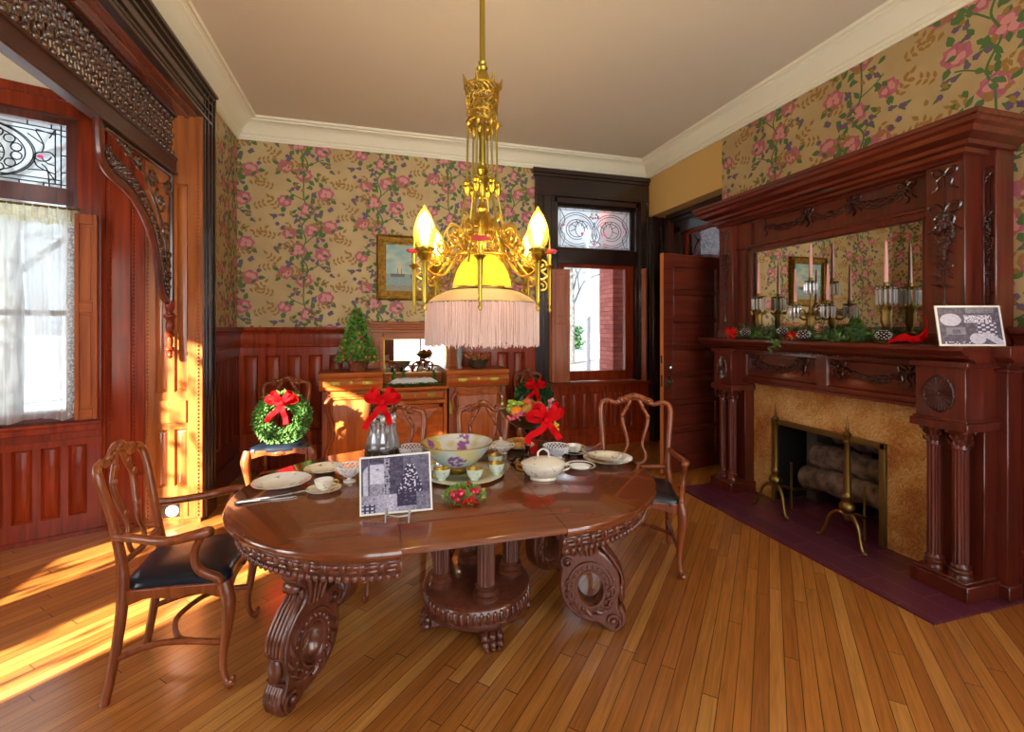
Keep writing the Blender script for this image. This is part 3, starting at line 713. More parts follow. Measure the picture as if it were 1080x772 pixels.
struct(w.build('trim_archway_casing', M['dark_y'], smooth=35, bevel=.004))
w = MB(); w.box(-1.69, -1.335, YN, 4.14, 3.12, 3.16); w.box(-1.42, -1.39, YN, 4.14, 3.105, 3.12); w.box(-1.69, -1.40, YN, 4.17, 3.16, 3.39)
struct(w.build('trim_archway_soffit', M['red_y'], smooth=35, bevel=.003))

# ---- the turned fretwork screen
sc_ = thing('fretwork_screen', 'dark turned-bead fretwork screen hanging in the left archway', 'fretwork')
w = MB(); NY0 = 1.6
rows = [2.822, 2.888, 2.954, 3.020, 3.086]
for i, z in enumerate(rows):
    w.bar((-1.5, NY0, z), (-1.5, 4.13, z), .006, 6)
    k = 0; y = 4.11-(.032 if i % 2 else 0)
    while y > NY0:
        w.ball((-1.5, y, z), (.022,.021,.021), 12, 8); y -= .064; k += 1
y = 4.11
while y > NY0:
    w.bar((-1.5, y, 2.79), (-1.5, y, 3.12), .0045, 5); w.bar((-1.5, y-.032, 2.79), (-1.5, y-.032, 3.12), .0045, 5); y -= .064
w.build('bead_lattice', M['bead'], sc_)
w = MB(); w.box(-1.525, -1.475, NY0, 4.14, 2.675, 2.785); w.box(-1.535, -1.465, NY0, 4.14, 2.77, 2.79); w.box(-1.535, -1.465, NY0, 4.14, 2.66, 2.68); w.box(-1.53, -1.47, NY0, 4.14, 3.10, 3.13)
w.build('rail', M['rail'], sc_, .004)
curve = [(3.143,2.66),(3.143,2.60),(3.165,2.47),(3.25,2.40),(3.44,2.363),(3.63,2.277),(3.787,2.124),(3.879,1.924),(3.955,1.74),(4.04,1.69)]
cc = catmull([(-1.5, a, b) for a, b in curve], 8)
w = MB(); w.tube(cc, .020, 8, flat=1.3); w.build('bracket_rail', M['mahog'], sc_)
w = MB()
def offs(pts, d):
    out = []
    for i, p in enumerate(pts):
        t = pts[min(i+1, len(pts)-1)]-pts[max(i-1, 0)]; t.normalize(); out.append(p+Vector((0, -t.z, t.y))*d)
    return out
body = cc[12:]
for d in (.045,.125): w.tube(offs(body, d), .011, 6)
for d in (.066,.104):
    q = offs(body, d); acc = 0
    for i in range(1, len(q)):
        acc += (q[i]-q[i-1]).length
        if acc > .036: w.ball(q[i], (.02,.015,.015), 8, 5); acc = 0
q0 = offs(body, .045); q1 = offs(body, .125)
for i in range(0, len(body), 2): w.bar(q0[i], q1[i], .006, 5)
w.build('bead_bracket', M['bead'], sc_)
w = MB()
for (cy, cz, r, tn, a) in ((3.80,2.52,.075,1.4,0),(3.93,2.40,.09,1.5,2),(4.02,2.20,.07,1.4,1),(4.05,2.03,.05,1.3,0),(3.62,2.57,.05,1.3,1),(4.06,2.55,.07,1.4,3),(4.08,1.88,.035,1.2,0),(3.48,2.60,.035,1.2,2)):
    w.tube(spiral((cy, cz), r, .012, a, tn, 22, 'yz', -1.5), .010, 6); w.ball((-1.5, cy, cz), .018, 8, 5)
w.tube([(-1.5,4.11,2.66),(-1.5,4.11,1.7)], .016, 8); w.tube([(-1.5,3.2,2.645),(-1.5,4.11,2.645)], .014, 8)
w.tube(catmull([(-1.5,3.35,2.62),(-1.5,3.7,2.50),(-1.5,3.95,2.25),(-1.5,4.09,1.95)],8), .010, 6)
w.build('scroll_fret', M['bead'], sc_)
w = MB(); w.lathe([(.0,-.44),(.012,-.43),(.018,-.415),(.012,-.40),(.014,-.385),(.034,-.37),(.030,-.355),(.016,-.345),(.022,-.31),(.018,-.28),(.03,-.265),(.03,-.25),(.018,-.24),(.030,-.20),(.026,-.16),(.018,-.14),(.042,-.125),(.042,-.11),(.02,-.10),(.02,-.08),(.032,-.06),(.032,0)], (-1.5,4.09,1.70), 16)
w.build('pendant_finial', M['bay'], sc_)

# floor outlet in the jamb
o = thing('wall_outlet', 'round white outlet low on the archway jamb', 'outlet', (-1.50, 4.135, .10))
w = MB(); w.M = Matrix.Rotation(R(90), 4, 'X'); w.lathe([(.045,0),(.045,.006),(.034,.012),(.030,.006),(.018,.006),(.016,.014),(0,.014)], n=24); w.build('outlet_cover', mat('greyed white porcelain', '#aeb0ac', .3), o)  # white greyed down to offset the sun falling on it
w = MB(); w.box(-.085,.05,-.002,.006,-.05,.05); w.build('outlet_plate', M['dark'], o, .002)

# ================================================================= OUTDOORS
g = MB(); g.box(-60, 90, 5.75, 120, -1.2, -.12); g.box(-40,-3.7,-20,5.75,-1.2,-1.0); g.box(-40,40,-40,YN-.35,-1.2,-.5); struct(g.build('ground', M['snow'], smooth=0))  # last slab: unseen snow added to bounce light onto the ceiling
def brick_mat():
    m, nt, b = nmat('outdoor brick'); N = nt.nodes.new; L = nt.links.new
    tc = N('ShaderNodeTexCoord'); mp = N('ShaderNodeMapping'); mp.inputs['Rotation'].default_value = (R(90),0,0)
    sx = N('ShaderNodeSeparateXYZ'); cb = N('ShaderNodeCombineXYZ'); ad = N('ShaderNodeMath'); ad.operation = 'ADD'
    L(tc.outputs['Object'], sx.inputs[0]); L(sx.outputs[0], ad.inputs[0]); L(sx.outputs[1], ad.inputs[1]); L(ad.outputs[0], cb.inputs[0]); L(sx.outputs[2], cb.inputs[1])
    br = N('ShaderNodeTexBrick'); br.inputs['Scale'].default_value = 1; br.inputs['Brick Width'].default_value = .21; br.inputs['Row Height'].default_value = .07; br.inputs['Mortar Size'].default_value = .006
    br.inputs['Color1'].default_value = c4('#d8796c'); br.inputs['Color2'].default_value = c4('#b45a50'); br.inputs['Mortar'].default_value = c4('#8c4c44')
    L(cb.outputs[0], br.inputs['Vector']); L(br.outputs['Color'], b.inputs['Base Color']); b.inputs['Roughness'].default_value = .8
    return m
g = MB(); g.box(3.50, 6, 6.50, 6.95, -1.0, 5); struct(g.build('wall_outside_brick', brick_mat(), smooth=0))
g = MB(); g.box(2.2, 3.42, 6.4, 7.6, -.12, -.10); g.box(3,12,14,21,-.2,-.115); struct(g.build('ground_planting_bed', mat('mulch with snow', '#8a7a6a', .9, col2='#c9c6c2', scale=30), smooth=0))
po = thing('porch_post', 'white round porch post outside the back window', 'post', (4.56, 9.6, -.12))
g = MB(); g.lathe([(.09,0),(.09,.1),(.05,.14),(.042,3.6),(.10,3.7),(.10,3.8)], n=18); g.build('post_shaft', mat('white post paint', '#e9edf0', .6), po)
g = MB(); g.box(-.16,.16,-.16,.16,-.0,.06); g.build('post_base', M['china'], po, .005)
def bare_tree(loc, h, label, seed, spread=.55):
    rnd = random.Random(seed); t = thing('bare_tree', label, 'tree', loc, 0)
    tr = MB(); tr.tube([(0,0,0),(.05,0,h*.3),(-.04,.03,h*.6),(.02,0,h)], [.16,.12,.08,.02], 8); tr.build('trunk', BARK, t)
    br = MB()
    def grow(p, d, L_, r, lv):
        q = p+d*L_; mid = (p+q)/2+Vector((rnd.uniform(-1,1),rnd.uniform(-1,1),rnd.uniform(-.3,1)))*L_*.08
        br.tube([p, mid, q], [r, r*.8, r*.5], 4)
        if lv > 0:
            for k in range(3):
                nd = (d+Vector((rnd.uniform(-1,1),rnd.uniform(-1,1),rnd.uniform(-.5,.7)))*.8).normalized(); grow(lerp(p, q, rnd.uniform(.5,1)), nd, L_*.68, r*.55, lv-1)
    for k in range(9):
        z = h*rnd.uniform(.28,.9); a = rnd.random()*6.28; grow(Vector((0,0,z)), Vector((math.cos(a)*spread, math.sin(a)*spread, .6)).normalized(), h*.26*(1.2-z/h), .045, 3)
    br.build('branches', BARK, t); return t
BARK = mat('bark', '#4a4440', .9, col2='#8a8a8a', scale=8)
bare_tree((8.2,19.0,-.12), 8, 'bare tree seen through the back window', 3)
bare_tree((11.5,29,-.12), 9, 'far bare tree beyond the porch post', 4)
bare_tree((-4.6,7.6,-.12), 6.5, 'bare tree outside the bay window', 8)
bare_tree((-8.6,11.0,-.12), 7, 'second bare tree farther left outside the bay window', 9)
g = MB()
rnd = random.Random(2)
for k in range(1500):
    a = rnd.uniform(0, 6.28); e = rnd.uniform(0, 1); p = (12.5+rnd.uniform(-1.4,1.4), 31+rnd.uniform(-1,1), -.1+rnd.random()*1.5)
    g.leaf(p, (math.cos(a), math.sin(a), .6), .35, .16)
tag(g.build('evergreen_hedge', M['pined']), 'low green hedge behind the snow outside the back window', 'hedge')
# ================================================================= FIREPLACE
fp = thing('fireplace', 'carved mahogany mantelpiece with mirror and gold tile surround on the right wall', 'fireplace', (0,0,0))
XM = 3.24                                     # mirror plane
def tile_mat():
    m, nt, b = nmat('gold relief tile'); N = nt.nodes.new; L = nt.links.new
    tc = N('ShaderNodeTexCoord'); n = N('ShaderNodeTexNoise'); n.inputs['Scale'].default_value = 17; n.inputs['Detail'].default_value = 4; n.inputs['Distortion'].default_value = 3.2
    n2 = N('ShaderNodeTexNoise'); n2.inputs['Scale'].default_value = 3.2; n2.inputs['Detail'].default_value = 3
    r = N('ShaderNodeValToRGB'); e = r.color_ramp.elements; e[0].position = .34; e[0].color = (.46,.15,.045,1); e[1].position = .64; e[1].color = (1.0,.74,.32,1); q = e.new(.48); q.color = (.74,.38,.10,1)
    L(tc.outputs['Object'], n.inputs['Vector']); L(tc.outputs['Object'], n2.inputs['Vector'])
    mx = N('ShaderNodeMath'); mx.operation = 'MULTIPLY_ADD'; mx.inputs[1].default_value = .35; m3 = N('ShaderNodeMath'); m3.operation = 'MULTIPLY'; m3.inputs[1].default_value = .65
    L(n2.outputs['Fac'], m3.inputs[0]); L(n.outputs['Fac'], mx.inputs[0]); L(m3.outputs[0], mx.inputs[2]); L(mx.outputs[0], r.inputs['Fac']); L(r.outputs['Color'], b.inputs['Base Color'])
    bp = N('ShaderNodeBump'); bp.inputs['Strength'].default_value = 1; bp.inputs['Distance'].default_value = .03; L(n.outputs['Fac'], bp.inputs['Height']); L(bp.outputs['Normal'], b.inputs['Normal'])
    b.inputs['Roughness'].default_value = .22; b.inputs['Metallic'].default_value = .1; b.inputs['Coat Weight'].default_value = .6
    return m
def hearth_mat():
    m, nt, b = nmat('plum hearth tile'); N = nt.nodes.new; L = nt.links.new
    tc = N('ShaderNodeTexCoord'); mp = N('ShaderNodeMapping'); mp.inputs['Rotation'].default_value = (0,0,R(90)); L(tc.outputs['Object'], mp.inputs[0])
    br = N('ShaderNodeTexBrick'); br.inputs['Scale'].default_value = 1; br.inputs['Brick Width'].default_value = .46; br.inputs['Row Height'].default_value = .152; br.inputs['Mortar Size'].default_value = .0025; br.offset = .5
    br.inputs['Color1'].default_value = (.13,.024,.045,1); br.inputs['Color2'].default_value = (.085,.017,.040,1); br.inputs['Mortar'].default_value = (.24,.11,.14,1)
    L(mp.outputs[0], br.inputs['Vector']); L(br.outputs['Color'], b.inputs['Base Color']); b.inputs['Roughness'].default_value = .3; b.inputs['Coat Weight'].default_value = .3
    return m
HM = hearth_mat()
h = MB(); h.box(2.69, 3.44, 1.665, 3.75, 0, .012); h.box(3.30, 3.86, FY0-.02, FY1+.02, .0, .014)
tag(h.build('hearth', HM, smooth=0), 'dark plum tiled hearth slab on the floor before the fireplace', 'hearth')
f = MB()
f.box(3.30, 3.44, 1.90, FY0, .012, 1.02); f.box(3.30, 3.44, FY1, 3.53, .012, 1.02); f.box(3.30, 3.44, FY0, FY1, FZ, 1.02)
f.build('tile_surround', tile_mat(), fp, smooth=0)
f = MB()
f.box(3.305, 3.87, FY0, FY0+.012, .014, FZ); f.box(3.305, 3.87, FY1-.012, FY1, .014, FZ); f.box(3.305, 3.87, FY0, FY1, FZ-.012, FZ)
f.box(3.44+.161, 3.90, FY0-.03, FY0, 0, FZ+.1); f.box(3.601, 3.90, FY1, FY1+.03, 0, FZ+.1); f.box(3.86, 3.90, FY0, FY1, 0, FZ+.1); f.box(3.601, 3.90, FY0-.03, FY1+.03, FZ+.02, FZ+.1); f.box(3.601,3.90,FY0,FY1,-.01,.0)
f.build('firebox', mat('sooty firebrick', '#0d0b0e', .7), fp, smooth=0)
f = MB(); frame(f, 0,0,0,0,0,0,0) if False else None
f.box(3.278, 3.305, FY0-.012, FY0+.03, .012, FZ+.012); f.box(3.278, 3.305, FY1-.03, FY1+.012, .012, FZ+.012); f.box(3.278, 3.305, FY0-.012, FY1+.012, FZ-.03, FZ+.012)
f.build('brass_frame', mat('hammered brass frame', '#8a7a4a', .35, metal=1, bump=.5, bscale=150), fp, .004)
f = MB()   # body: blocks, shelf, friezes, plinths
def capblock(y0, y1, dirn):
    f.box(3.05, 3.42, y0, y1, .955, 1.285)
    f.box(3.03, 3.42, y0-.02, y1+.02, .93, .975); f.box(3.04, 3.42, y0-.01, y1+.01, .975, .99)
    f.box(3.03, 3.42, y0-.02, y1+.02, 1.275, 1.31)
    f.box(3.03, 3.44, y0-.02, y1+.02, .012, .10); f.box(3.045, 3.44, y0-.005, y1+.005, .10, .115)
    f.box(3.20, 3.44, y0, y1, .10, .955)
capblock(1.74, 1.985, 1); capblock(3.475, 3.70, -1)
f.box(3.19, 3.42, 1.90, 3.56, 1.02, 1.31)
f.box(3.175, 3.42, 1.96, 3.50, 1.005, 1.03)
f.box(3.26, 3.30, 3.48, 3.50, .012, 1.02); f.box(3.27, 3.30, 3.50, 3.56, .012, 1.02); f.box(3.25,3.30,3.545,3.56,.012,1.02)
f.box(3.295, 3.44, 1.69, 1.80, .012, 1.30); f.box(3.28, 3.44, 1.675, 1.80, .012, .09); f.box(3.28, 3.44, 1.68, 1.80, 1.25, 1.27); f.box(3.27, 3.44, 1.67, 1.80, 1.285, 1.31)
f.build('mantel_body', M['mahog'], fp, .004)
f = MB()
sh = [(3.44,1.305),(3.06,1.305),(3.04,1.325),(3.01,1.33),(3.0,1.345),(2.975,1.35),(2.955,1.37),(2.95,1.375),(2.95,1.398),(3.44,1.398)]
f.prism([(x, z) for x, z in sh], 1.70, 3.81, 'y'); f.prism([(x, z) for x, z in [(3.44,1.311),(3.22,1.311),(3.20,1.33),(3.18,1.34),(3.18,1.3975),(3.44,1.3975)]], 1.62, 1.705, 'y')
for k in range(70): 
    y = 1.735+k*.0285
    if y < 3.72: f.box(3.035, 3.05, y, y+.014, 1.296, 1.306)
f.build('mantel_shelf', M['mahog_y'], fp, .003)
# frieze frames on the shelf face
f = MB(); fx = lambda a, o, z: (3.19-.012-o, a, z)
panelled(f, fx, 1.985, 2.70, 1.035, 1.295, [(2.02,2.66,1.065,1.265)], .012); panelled(f, fx, 2.70, 3.475, 1.035, 1.295, [(2.74,3.44,1.065,1.265)], .012)
f.build('frieze_panel', M['mahog_y'], fp)
def swag(mb, x, y0, y1, z, sag, n=26, r=.012, seed=1):
    rd = random.Random(seed)
    for i in range(n+1):
        t = i/n; y = lerp(y0, y1, t); zz = z-sag*4*t*(1-t); k = 1+.7*math.sin(PI*t)
        for q in range(3): mb.ball((x-rd.random()*.008, y+rd.uniform(-.01,.01), zz+rd.uniform(-.012,.012)*k), (r*.8*k, r*k, r*.8*k), 7, 4)
    for y in (y0, y1):
        for a in range(5): mb.leaf((x-.004, y, z), (-.15, math.cos(a*1.25+.5), math.sin(a*1.25+.5)), .05, .022, fold=.5)
        mb.ball((x-.006, y, z), .014, 8, 5); 
        mb.tube(catmull([(x-.003,y,z),(x-.008,y+.012,z-.04),(x-.003,y-.01,z-.07),(x-.005,y+.006,z-.10)],4), [.008]*12+[.003], 5)
def ribbon(mb, x, y, z, s=1):
    for sg in (1,-1):
        mb.tube([(x-.005, y+sg*v.x*s, z+v.y*s) for v in catmull([(0,0,0),(.03,.035,0),(.065,.03,0),(.055,0,0),(.02,-.005,0),(0,0,0)], 5)], .006*s+.001, 5)
        mb.tube([(x-.004, y+sg*v.x*s, z+v.y*s) for v in catmull([(0,0,0),(.04,-.03,0),(.035,-.07,0),(.07,-.10,0)], 5)], .006*s+.001, 5)
    mb.ball((x-.008, y, z), .012*s, 8, 5)
f = MB()
swag(f, 3.172, 2.10, 2.56, 1.22, .07, 26, .011, 3); ribbon(f, 3.172, 2.10, 1.225, .9); ribbon(f, 3.172, 2.56, 1.225, .9)
f.build('carved_swag', M['carve'], fp); f = MB()
swag(f, 3.172, 2.86, 3.32, 1.22, .07, 26, .011, 4); ribbon(f, 3.172, 2.86, 1.225, .9); ribbon(f, 3.172, 3.32, 1.225, .9)
f.build('carved_swag', M['carve'], fp)
# columns
def column(y, x=3.115):
    c = MB(); c.lathe([(.052,.115),(.052,.125),(.046,.135),(.050,.15),(.042,.16),(.046,.172),(.037,.185),(.035,.19)], (x, y, 0), 24)
    c.lathe([(.036,.19),(.036,.82)], (x, y, 0), 72, flute=12, depth=.13, cap=False)
    c.lathe([(.037,.82),(.040,.825),(.037,.835),(.036,.86),(.040,.90),(.052,.925),(.054,.932)], (x, y, 0), 24)
    o = c.build('column', M['mahog'], fp)
    k = MB()
    for i in range(10):
        a = i*.628
        for zz, L_ in ((.838,.045),(.872,.045)): k.leaf((x+.036*math.cos(a+zz*9), y+.036*math.sin(a+zz*9), zz), (math.cos(a+zz*9)*.5, math.sin(a+zz*9)*.5, 1), L_, .024, up=(-math.sin(a), math.cos(a), .1), fold=.3)
    for i in range(4):
        a = PI/4+i*PI/2; k.ball((x+.056*math.cos(a), y+.056*math.sin(a), .918), .014, 8, 5)
    k.build('capital', M['mahog'], o)
for y in (1.800, 1.925, 3.535, 3.645): column(y)
# medallions
for y, ry in ((1.862, .078), (3.587, .06)):
    c = MB(); c.M = Matrix.Translation((3.05, y, 1.125)) @ Matrix.Rotation(R(-90), 4, 'Y')
    c.lathe([(.108,0),(.108,.008),(.100,.013),(.096,.008),(.05,.012),(.018,.006),(.014,.016),(0,.018)], n=96, flute=24, depth=.05, sx=1, sy=ry/.108)
    for k in range(24):
        a = k*PI/12; c.bar((.02*math.cos(a), .02*ry/.108*math.sin(a), .009), (.092*math.cos(a), .092*ry/.108*math.sin(a), .010), .003, 5, .006)
    c.build('medallion', M['carve'], fp)
# overmantel
f = MB()
f.box(3.15, 3.42, 1.80, 1.995, 1.398, 2.46); f.box(3.14, 3.42, 1.79, 2.005, 1.398, 1.47)
f.box(3.15, 3.42, 3.57, 3.75, 1.398, 2.46); f.box(3.14, 3.42, 3.56, 3.76, 1.398, 1.47)
f.box(3.30, 3.44, 1.738, 1.81, 1.398, 2.50); f.box(3.285, 3.43, 1.734, 1.746, 1.399, 2.48); f.box(3.286, 3.42, 1.788, 1.805, 1.399, 2.48); f.box(3.287, 3.31, 1.74, 1.8, 2.40, 2.485)
f.box(3.26, 3.42, 1.95, 3.60, 1.398, 2.46)
f.box(3.20, 3.27, 3.40, 3.575, 1.398, 2.46); f.box(3.22, 3.27, 1.96, 2.06, 1.398, 2.20); f.box(3.20, 3.26, 3.44, 3.46, 1.40, 2.25)
f.box(3.20, 3.27, 1.99, 3.44, 2.165, 2.215); f.box(3.185, 3.27, 1.99, 3.575, 2.205, 2.225)
f.box(3.20, 3.27, 1.99, 3.575, 2.43, 2.47); f.box(3.22, 3.27, 1.99, 3.575, 2.22, 2.44)
f.box(3.225,3.27,2.0,3.42,1.398,1.43)
f.build('overmantel', M['mahog'], fp, .004)
f = MB()
cp = [(3.44,2.44),(3.13,2.44),(3.12,2.455),(3.09,2.465),(3.08,2.485),(3.04,2.49),(3.03,2.51),(2.97,2.53),(2.955,2.555),(2.925,2.565),(2.915,2.585),(2.90,2.59),(2.90,2.615),(3.44,2.615)]
m_ = len(cp)
def corn(y0f, y1f):
    vs = []
    for yy, s in ((0, 0), (1, 1)):
        pass
near = [(x, 1.80-(3.15-x) if x < 3.15 else 1.80) for x, z in cp]
vs = []
for (x, z), (_, yn) in zip(cp, near):
    yn = 1.80-max(0, 3.13-x)*.85; yf = 3.75+max(0, 3.13-x)*.3
    vs += [(3.44, yn, z), (x, yn, z), (x, yf, z), (3.44, yf, z)]
fs = []
for j in range(m_-1):
    for k in range(3): fs.append((j*4+k, j*4+k+1, j*4+5+k, j*4+4+k))
f.add(vs, fs); f.build('cornice', M['mahog_y'], fp, smooth=25)
f = MB()
swag(f, 3.215, 2.14, 2.48, 2.38, .055, 22, .011, 7); ribbon(f, 3.215, 2.14, 2.385, .8); f.build('carved_swag', M['carve'], fp)
for a_, b_2, sd_ in ((2.48,2.85,8),(2.85,3.25,9)): f = MB(); swag(f, 3.215, a_, b_2, 2.38, .055, 22, .011, sd_); ribbon(f, 3.215, a_, 2.385, .8); f.build('carved_swag', M['carve'], fp)
def drop(y, x, z1, z0, s=1.0, seed=1):
    f = MB(); rd = random.Random(seed)
    ribbon(f, x, y, z1-.05, .75*s); L_ = z1-z0
    f.tube([(x-.003, y, z1-.05), (x-.003, y, z0+.06)], .004, 5)
    zc = z1-L_*.30; ribbon(f, x, y, zc, .95*s)
    for k in range(60):
        t = rd.random(); zz = zc-.02-t*L_*.30; wd_ = .035*s*math.sin(PI*min(1, t*1.1+.08)); f.ball((x-.004-rd.random()*.012, y+rd.uniform(-wd_, wd_), zz), .0115*s, 7, 4)
    for k in range(14):
        zz = zc-L_*.05-L_*.5*k/14; sg = 1 if k % 2 else -1; f.leaf((x-.004, y, zz), (-.2, sg*.9, .4*sg), .055*s, .026, fold=.5)
    ribbon(f, x, y, z1-L_*.68, .5*s); f.lathe([(0,0),(.012,.01),(.020,.035),(.012,.07),(.004,.10)], (x-.004, y, z0+.0), 10)
    f.build('carved_drop', M['carve'], fp)
drop(1.895, 3.148, 2.43, 1.56, 1.25, 1); drop(3.66, 3.148, 2.43, 1.52, .9, 2); drop(1.768, 3.296, 2.40, 1.50, .50, 3)
f = MB(); f.box(XM-.004, XM, 2.045, 3.405, 1.425, 2.17)
f.build('mirror_glass', M['mirror'], fp, smooth=0)
f = MB(); 
for k in range(90): f.ball((XM-.010, 2.05, 1.43+k*.0083), .004, 5, 4)
f.box(XM-.012, XM, 2.035, 2.048, 1.42, 2.175); f.box(XM-.012, XM, 3.40, 3.412, 1.42, 2.175); f.box(XM-.012,XM,2.04,3.41,2.163,2.175)
f.build('mirror_bead', M['mahog'], fp)

# ---- andirons
def andiron(y, label):
    a = thing('andiron', label, 'andiron', (3.10, y, .013), 0, 'andirons on the hearth')
    c = MB(); c.lathe([(.0,.16),(.02,.165),(.028,.19),(.022,.21),(.045,.235),(.050,.255),(.040,.28),(.026,.29),(.030,.31),(.036,.325),(.024,.34),(.020,.36)], n=20); c.build('baluster', M['oldbrass'], a)
    c = MB(); c.lathe([(.026,.355),(.024,.40),(.017,.68),(.022,.69),(.026,.70),(.014,.715),(.022,.735),(.030,.75),(.018,.765),(.010,.775),(.014,.79),(.007,.80),(.002,.875)], n=20); c.build('shaft', M['oldbrass'], a)
    for s in (1,-1):
        c = MB(); P = catmull([(0,0,.19),(-.02,s*.05,.21),(-.035,s*.10,.16),(-.045,s*.125,.07),(-.055,s*.15,.015),(-.06,s*.168,.02)], 6)
        c.tube(P, lerps([.016,.014,.012,.010,.010,.012], len(P)), 8); c.ball((-.06, s*.168, .012), (.016,.016,.012)); c.build('foot', M['oldbrass'], a)
    c = MB(); P = catmull([(0,0,.20),(.08,0,.19),(.16,.0,.16),(.26,0,.15),(.44,0,.15)], 5); c.tube(P, .012, 8); c.bar((.16,0,.0),(.16,0,.36),.009); c.ball((.16,0,.37),.012); c.bar((.44,0,.0),(.44,0,.15),.012)
    c.build('log_rest', M['oldbrass'], a)
andiron(3.04, 'tall brass spire andiron farther from the camera, near the tile edge'); andiron(2.44, 'tall brass spire andiron nearer the camera, in front of the logs')
LOG = mat('pale ash log', '#8c7a6c', .85, col2='#4a3e3c', scale=14, bump=.7, bscale=26)
def log(loc, L_, r, rot, label):
    t = MB(); rd = random.Random(L_); P = [(0, i/8*L_-L_/2, .012*math.sin(i*1.7+r*50)) for i in range(9)]
    t.tube(P, [r*(1+rd.uniform(-.09,.09)) for _ in P], 14)
    t.tube([(0,-L_*.1,r*.6),(-.02,-L_*.12,r*1.25)], [r*.35,r*.3], 8)
    o = t.build('fire_log', LOG, smooth=50); o.location = loc; o.rotation_euler = rot; tag(o, label, 'log', 'logs in the fireplace')
log((3.62,2.76,.41), .66, .105, (R(3),0,R(3)), 'big pale upper log stacked in the firebox')
log((3.50,2.78,.255), .70, .092, (R(-4),0,R(-4)), 'pale lower front log in the firebox')
log((3.73,2.78,.25), .60, .085, (0,0,0), 'shaded log lying at the back of the firebox')
log((3.70,2.72,.575), .52, .06, (R(5),0,R(8)), 'thin log on top of the stack under the lintel')

# ---- things on the mantel
MZ = 1.398
def taper(loc, h, label):
    c = MB(); c.lathe([(.0125,0),(.011,h*.5),(.007,h*.93),(.003,h*.97),(.0015,h)], n=10); o = c.build('taper_candle', M['candle'], smooth=60); o.location = loc; tag(o, label, 'candle', 'pink candles on the mantel')
def drip(par, x, y, z, r=.045, n=10, L_=.10):
    c = MB(); c.lathe([(.006,-.04),(.008,-.01),(.014,-.005),(r*.8,.0),(r,.008),(r*.85,.010),(.015,.012),(.014,.03),(.016,.034),(.013,.034)], (x, y, z), 20, lobes=10, lob=.06); o = c.build('candle_cup', M['oldbrass'], par)
    p = MB()
    for k in range(n):
        a = 2*PI*k/n; px, py = x+r*.92*math.cos(a), y+r*.92*math.sin(a)
        p.lathe([(0,-.012),(.004,-.008),(.004,-.003),(.0,0)], (px, py, z+.004), 6); p.lathe([(0,-L_),(.008,-L_+.018),(.007,-.03),(.008,-.018),(0,-.012)], (px, py, z+.002), 6, mi=0)
    p.build('crystal_prism', M['prism'], par)
def figure(par, x, y, z0, z1):
    c = MB(); H = z1-z0
    c.lathe([(.048,0),(.048,.012),(.036,.02),(.040,.03),(.014,.045),(.020,.07),(.034,.11),(.030,H*.5),(.040,H*.62),(.018,H*.72),(.012,H-.03),(.010,H)], (x, y, z0), 22, flute=9, depth=.12, band=(.05,H-.06))
    for k in range(6):
        a = k*1.047; c.leaf((x+.03*math.cos(a), y+.03*math.sin(a), z0+H*.58), (math.cos(a), math.sin(a), .9), .05, .03)
    c.build('candlestick_base', M['oldbrass'], par)
def girandole1(y, label, cl):
    g = thing('girandole', label, 'candelabrum', (3.13, y, MZ), 0, 'girandoles on the mantel')
    c = MB(); c.box(-.045,.045,-.045,.045,0,.022); c.box(-.038,.038,-.038,.038,.022,.03); c.build('square_base', M['oldbrass'], g, .003)
    figure(g, 0, 0, .03, .335); drip(g, 0, 0, .355, .055, 12, .115)
    taper((3.13, y, MZ+.385), .275, cl)
girandole1(2.205, 'single-candle brass girandole with crystal prisms at the right end of the mantel', 'pink taper in the girandole at the right end of the mantel')
girandole1(3.245, 'single-candle brass girandole with crystal prisms at the left end of the mantel', 'pink taper in the girandole at the left end of the mantel')
g = thing('girandole', 'three-candle brass girandole with crystal prisms in the middle of the mantel', 'candelabrum', (3.13, 2.745, MZ), 0, 'girandoles on the mantel')
c = MB(); c.box(-.05,.05,-.05,.05,0,.022); c.build('square_base', M['oldbrass'], g, .003)
figure(g, 0, 0, .022, .30)
c = MB()
for s in (1,-1): c.tube(catmull([(0,0,.20),(0,s*.05,.16),(0,s*.10,.18),(0,s*.135,.24)],6), .007, 6); c.tube(spiral((s*.07,.21),.03,.008,0,1.2,14,'yz',0), .005, 5)
c.tube([(0,0,.30),(0,0,.43)], .008, 8); c.build('arms', M['oldbrass'], g)
drip(g, 0, 0, .44, .045, 10, .10); drip(g, 0, .137, .265, .045, 10, .10); drip(g, 0, -.137, .265, .045, 10, .10)
taper((3.13, 2.745, MZ+.468), .27, 'tallest pink taper, middle of the three-candle girandole')
taper((3.13, 2.882, MZ+.293), .27, 'pink taper on the left arm of the three-candle girandole')
taper((3.13, 2.608, MZ+.293), .27, 'pink taper on the right arm of the three-candle girandole')
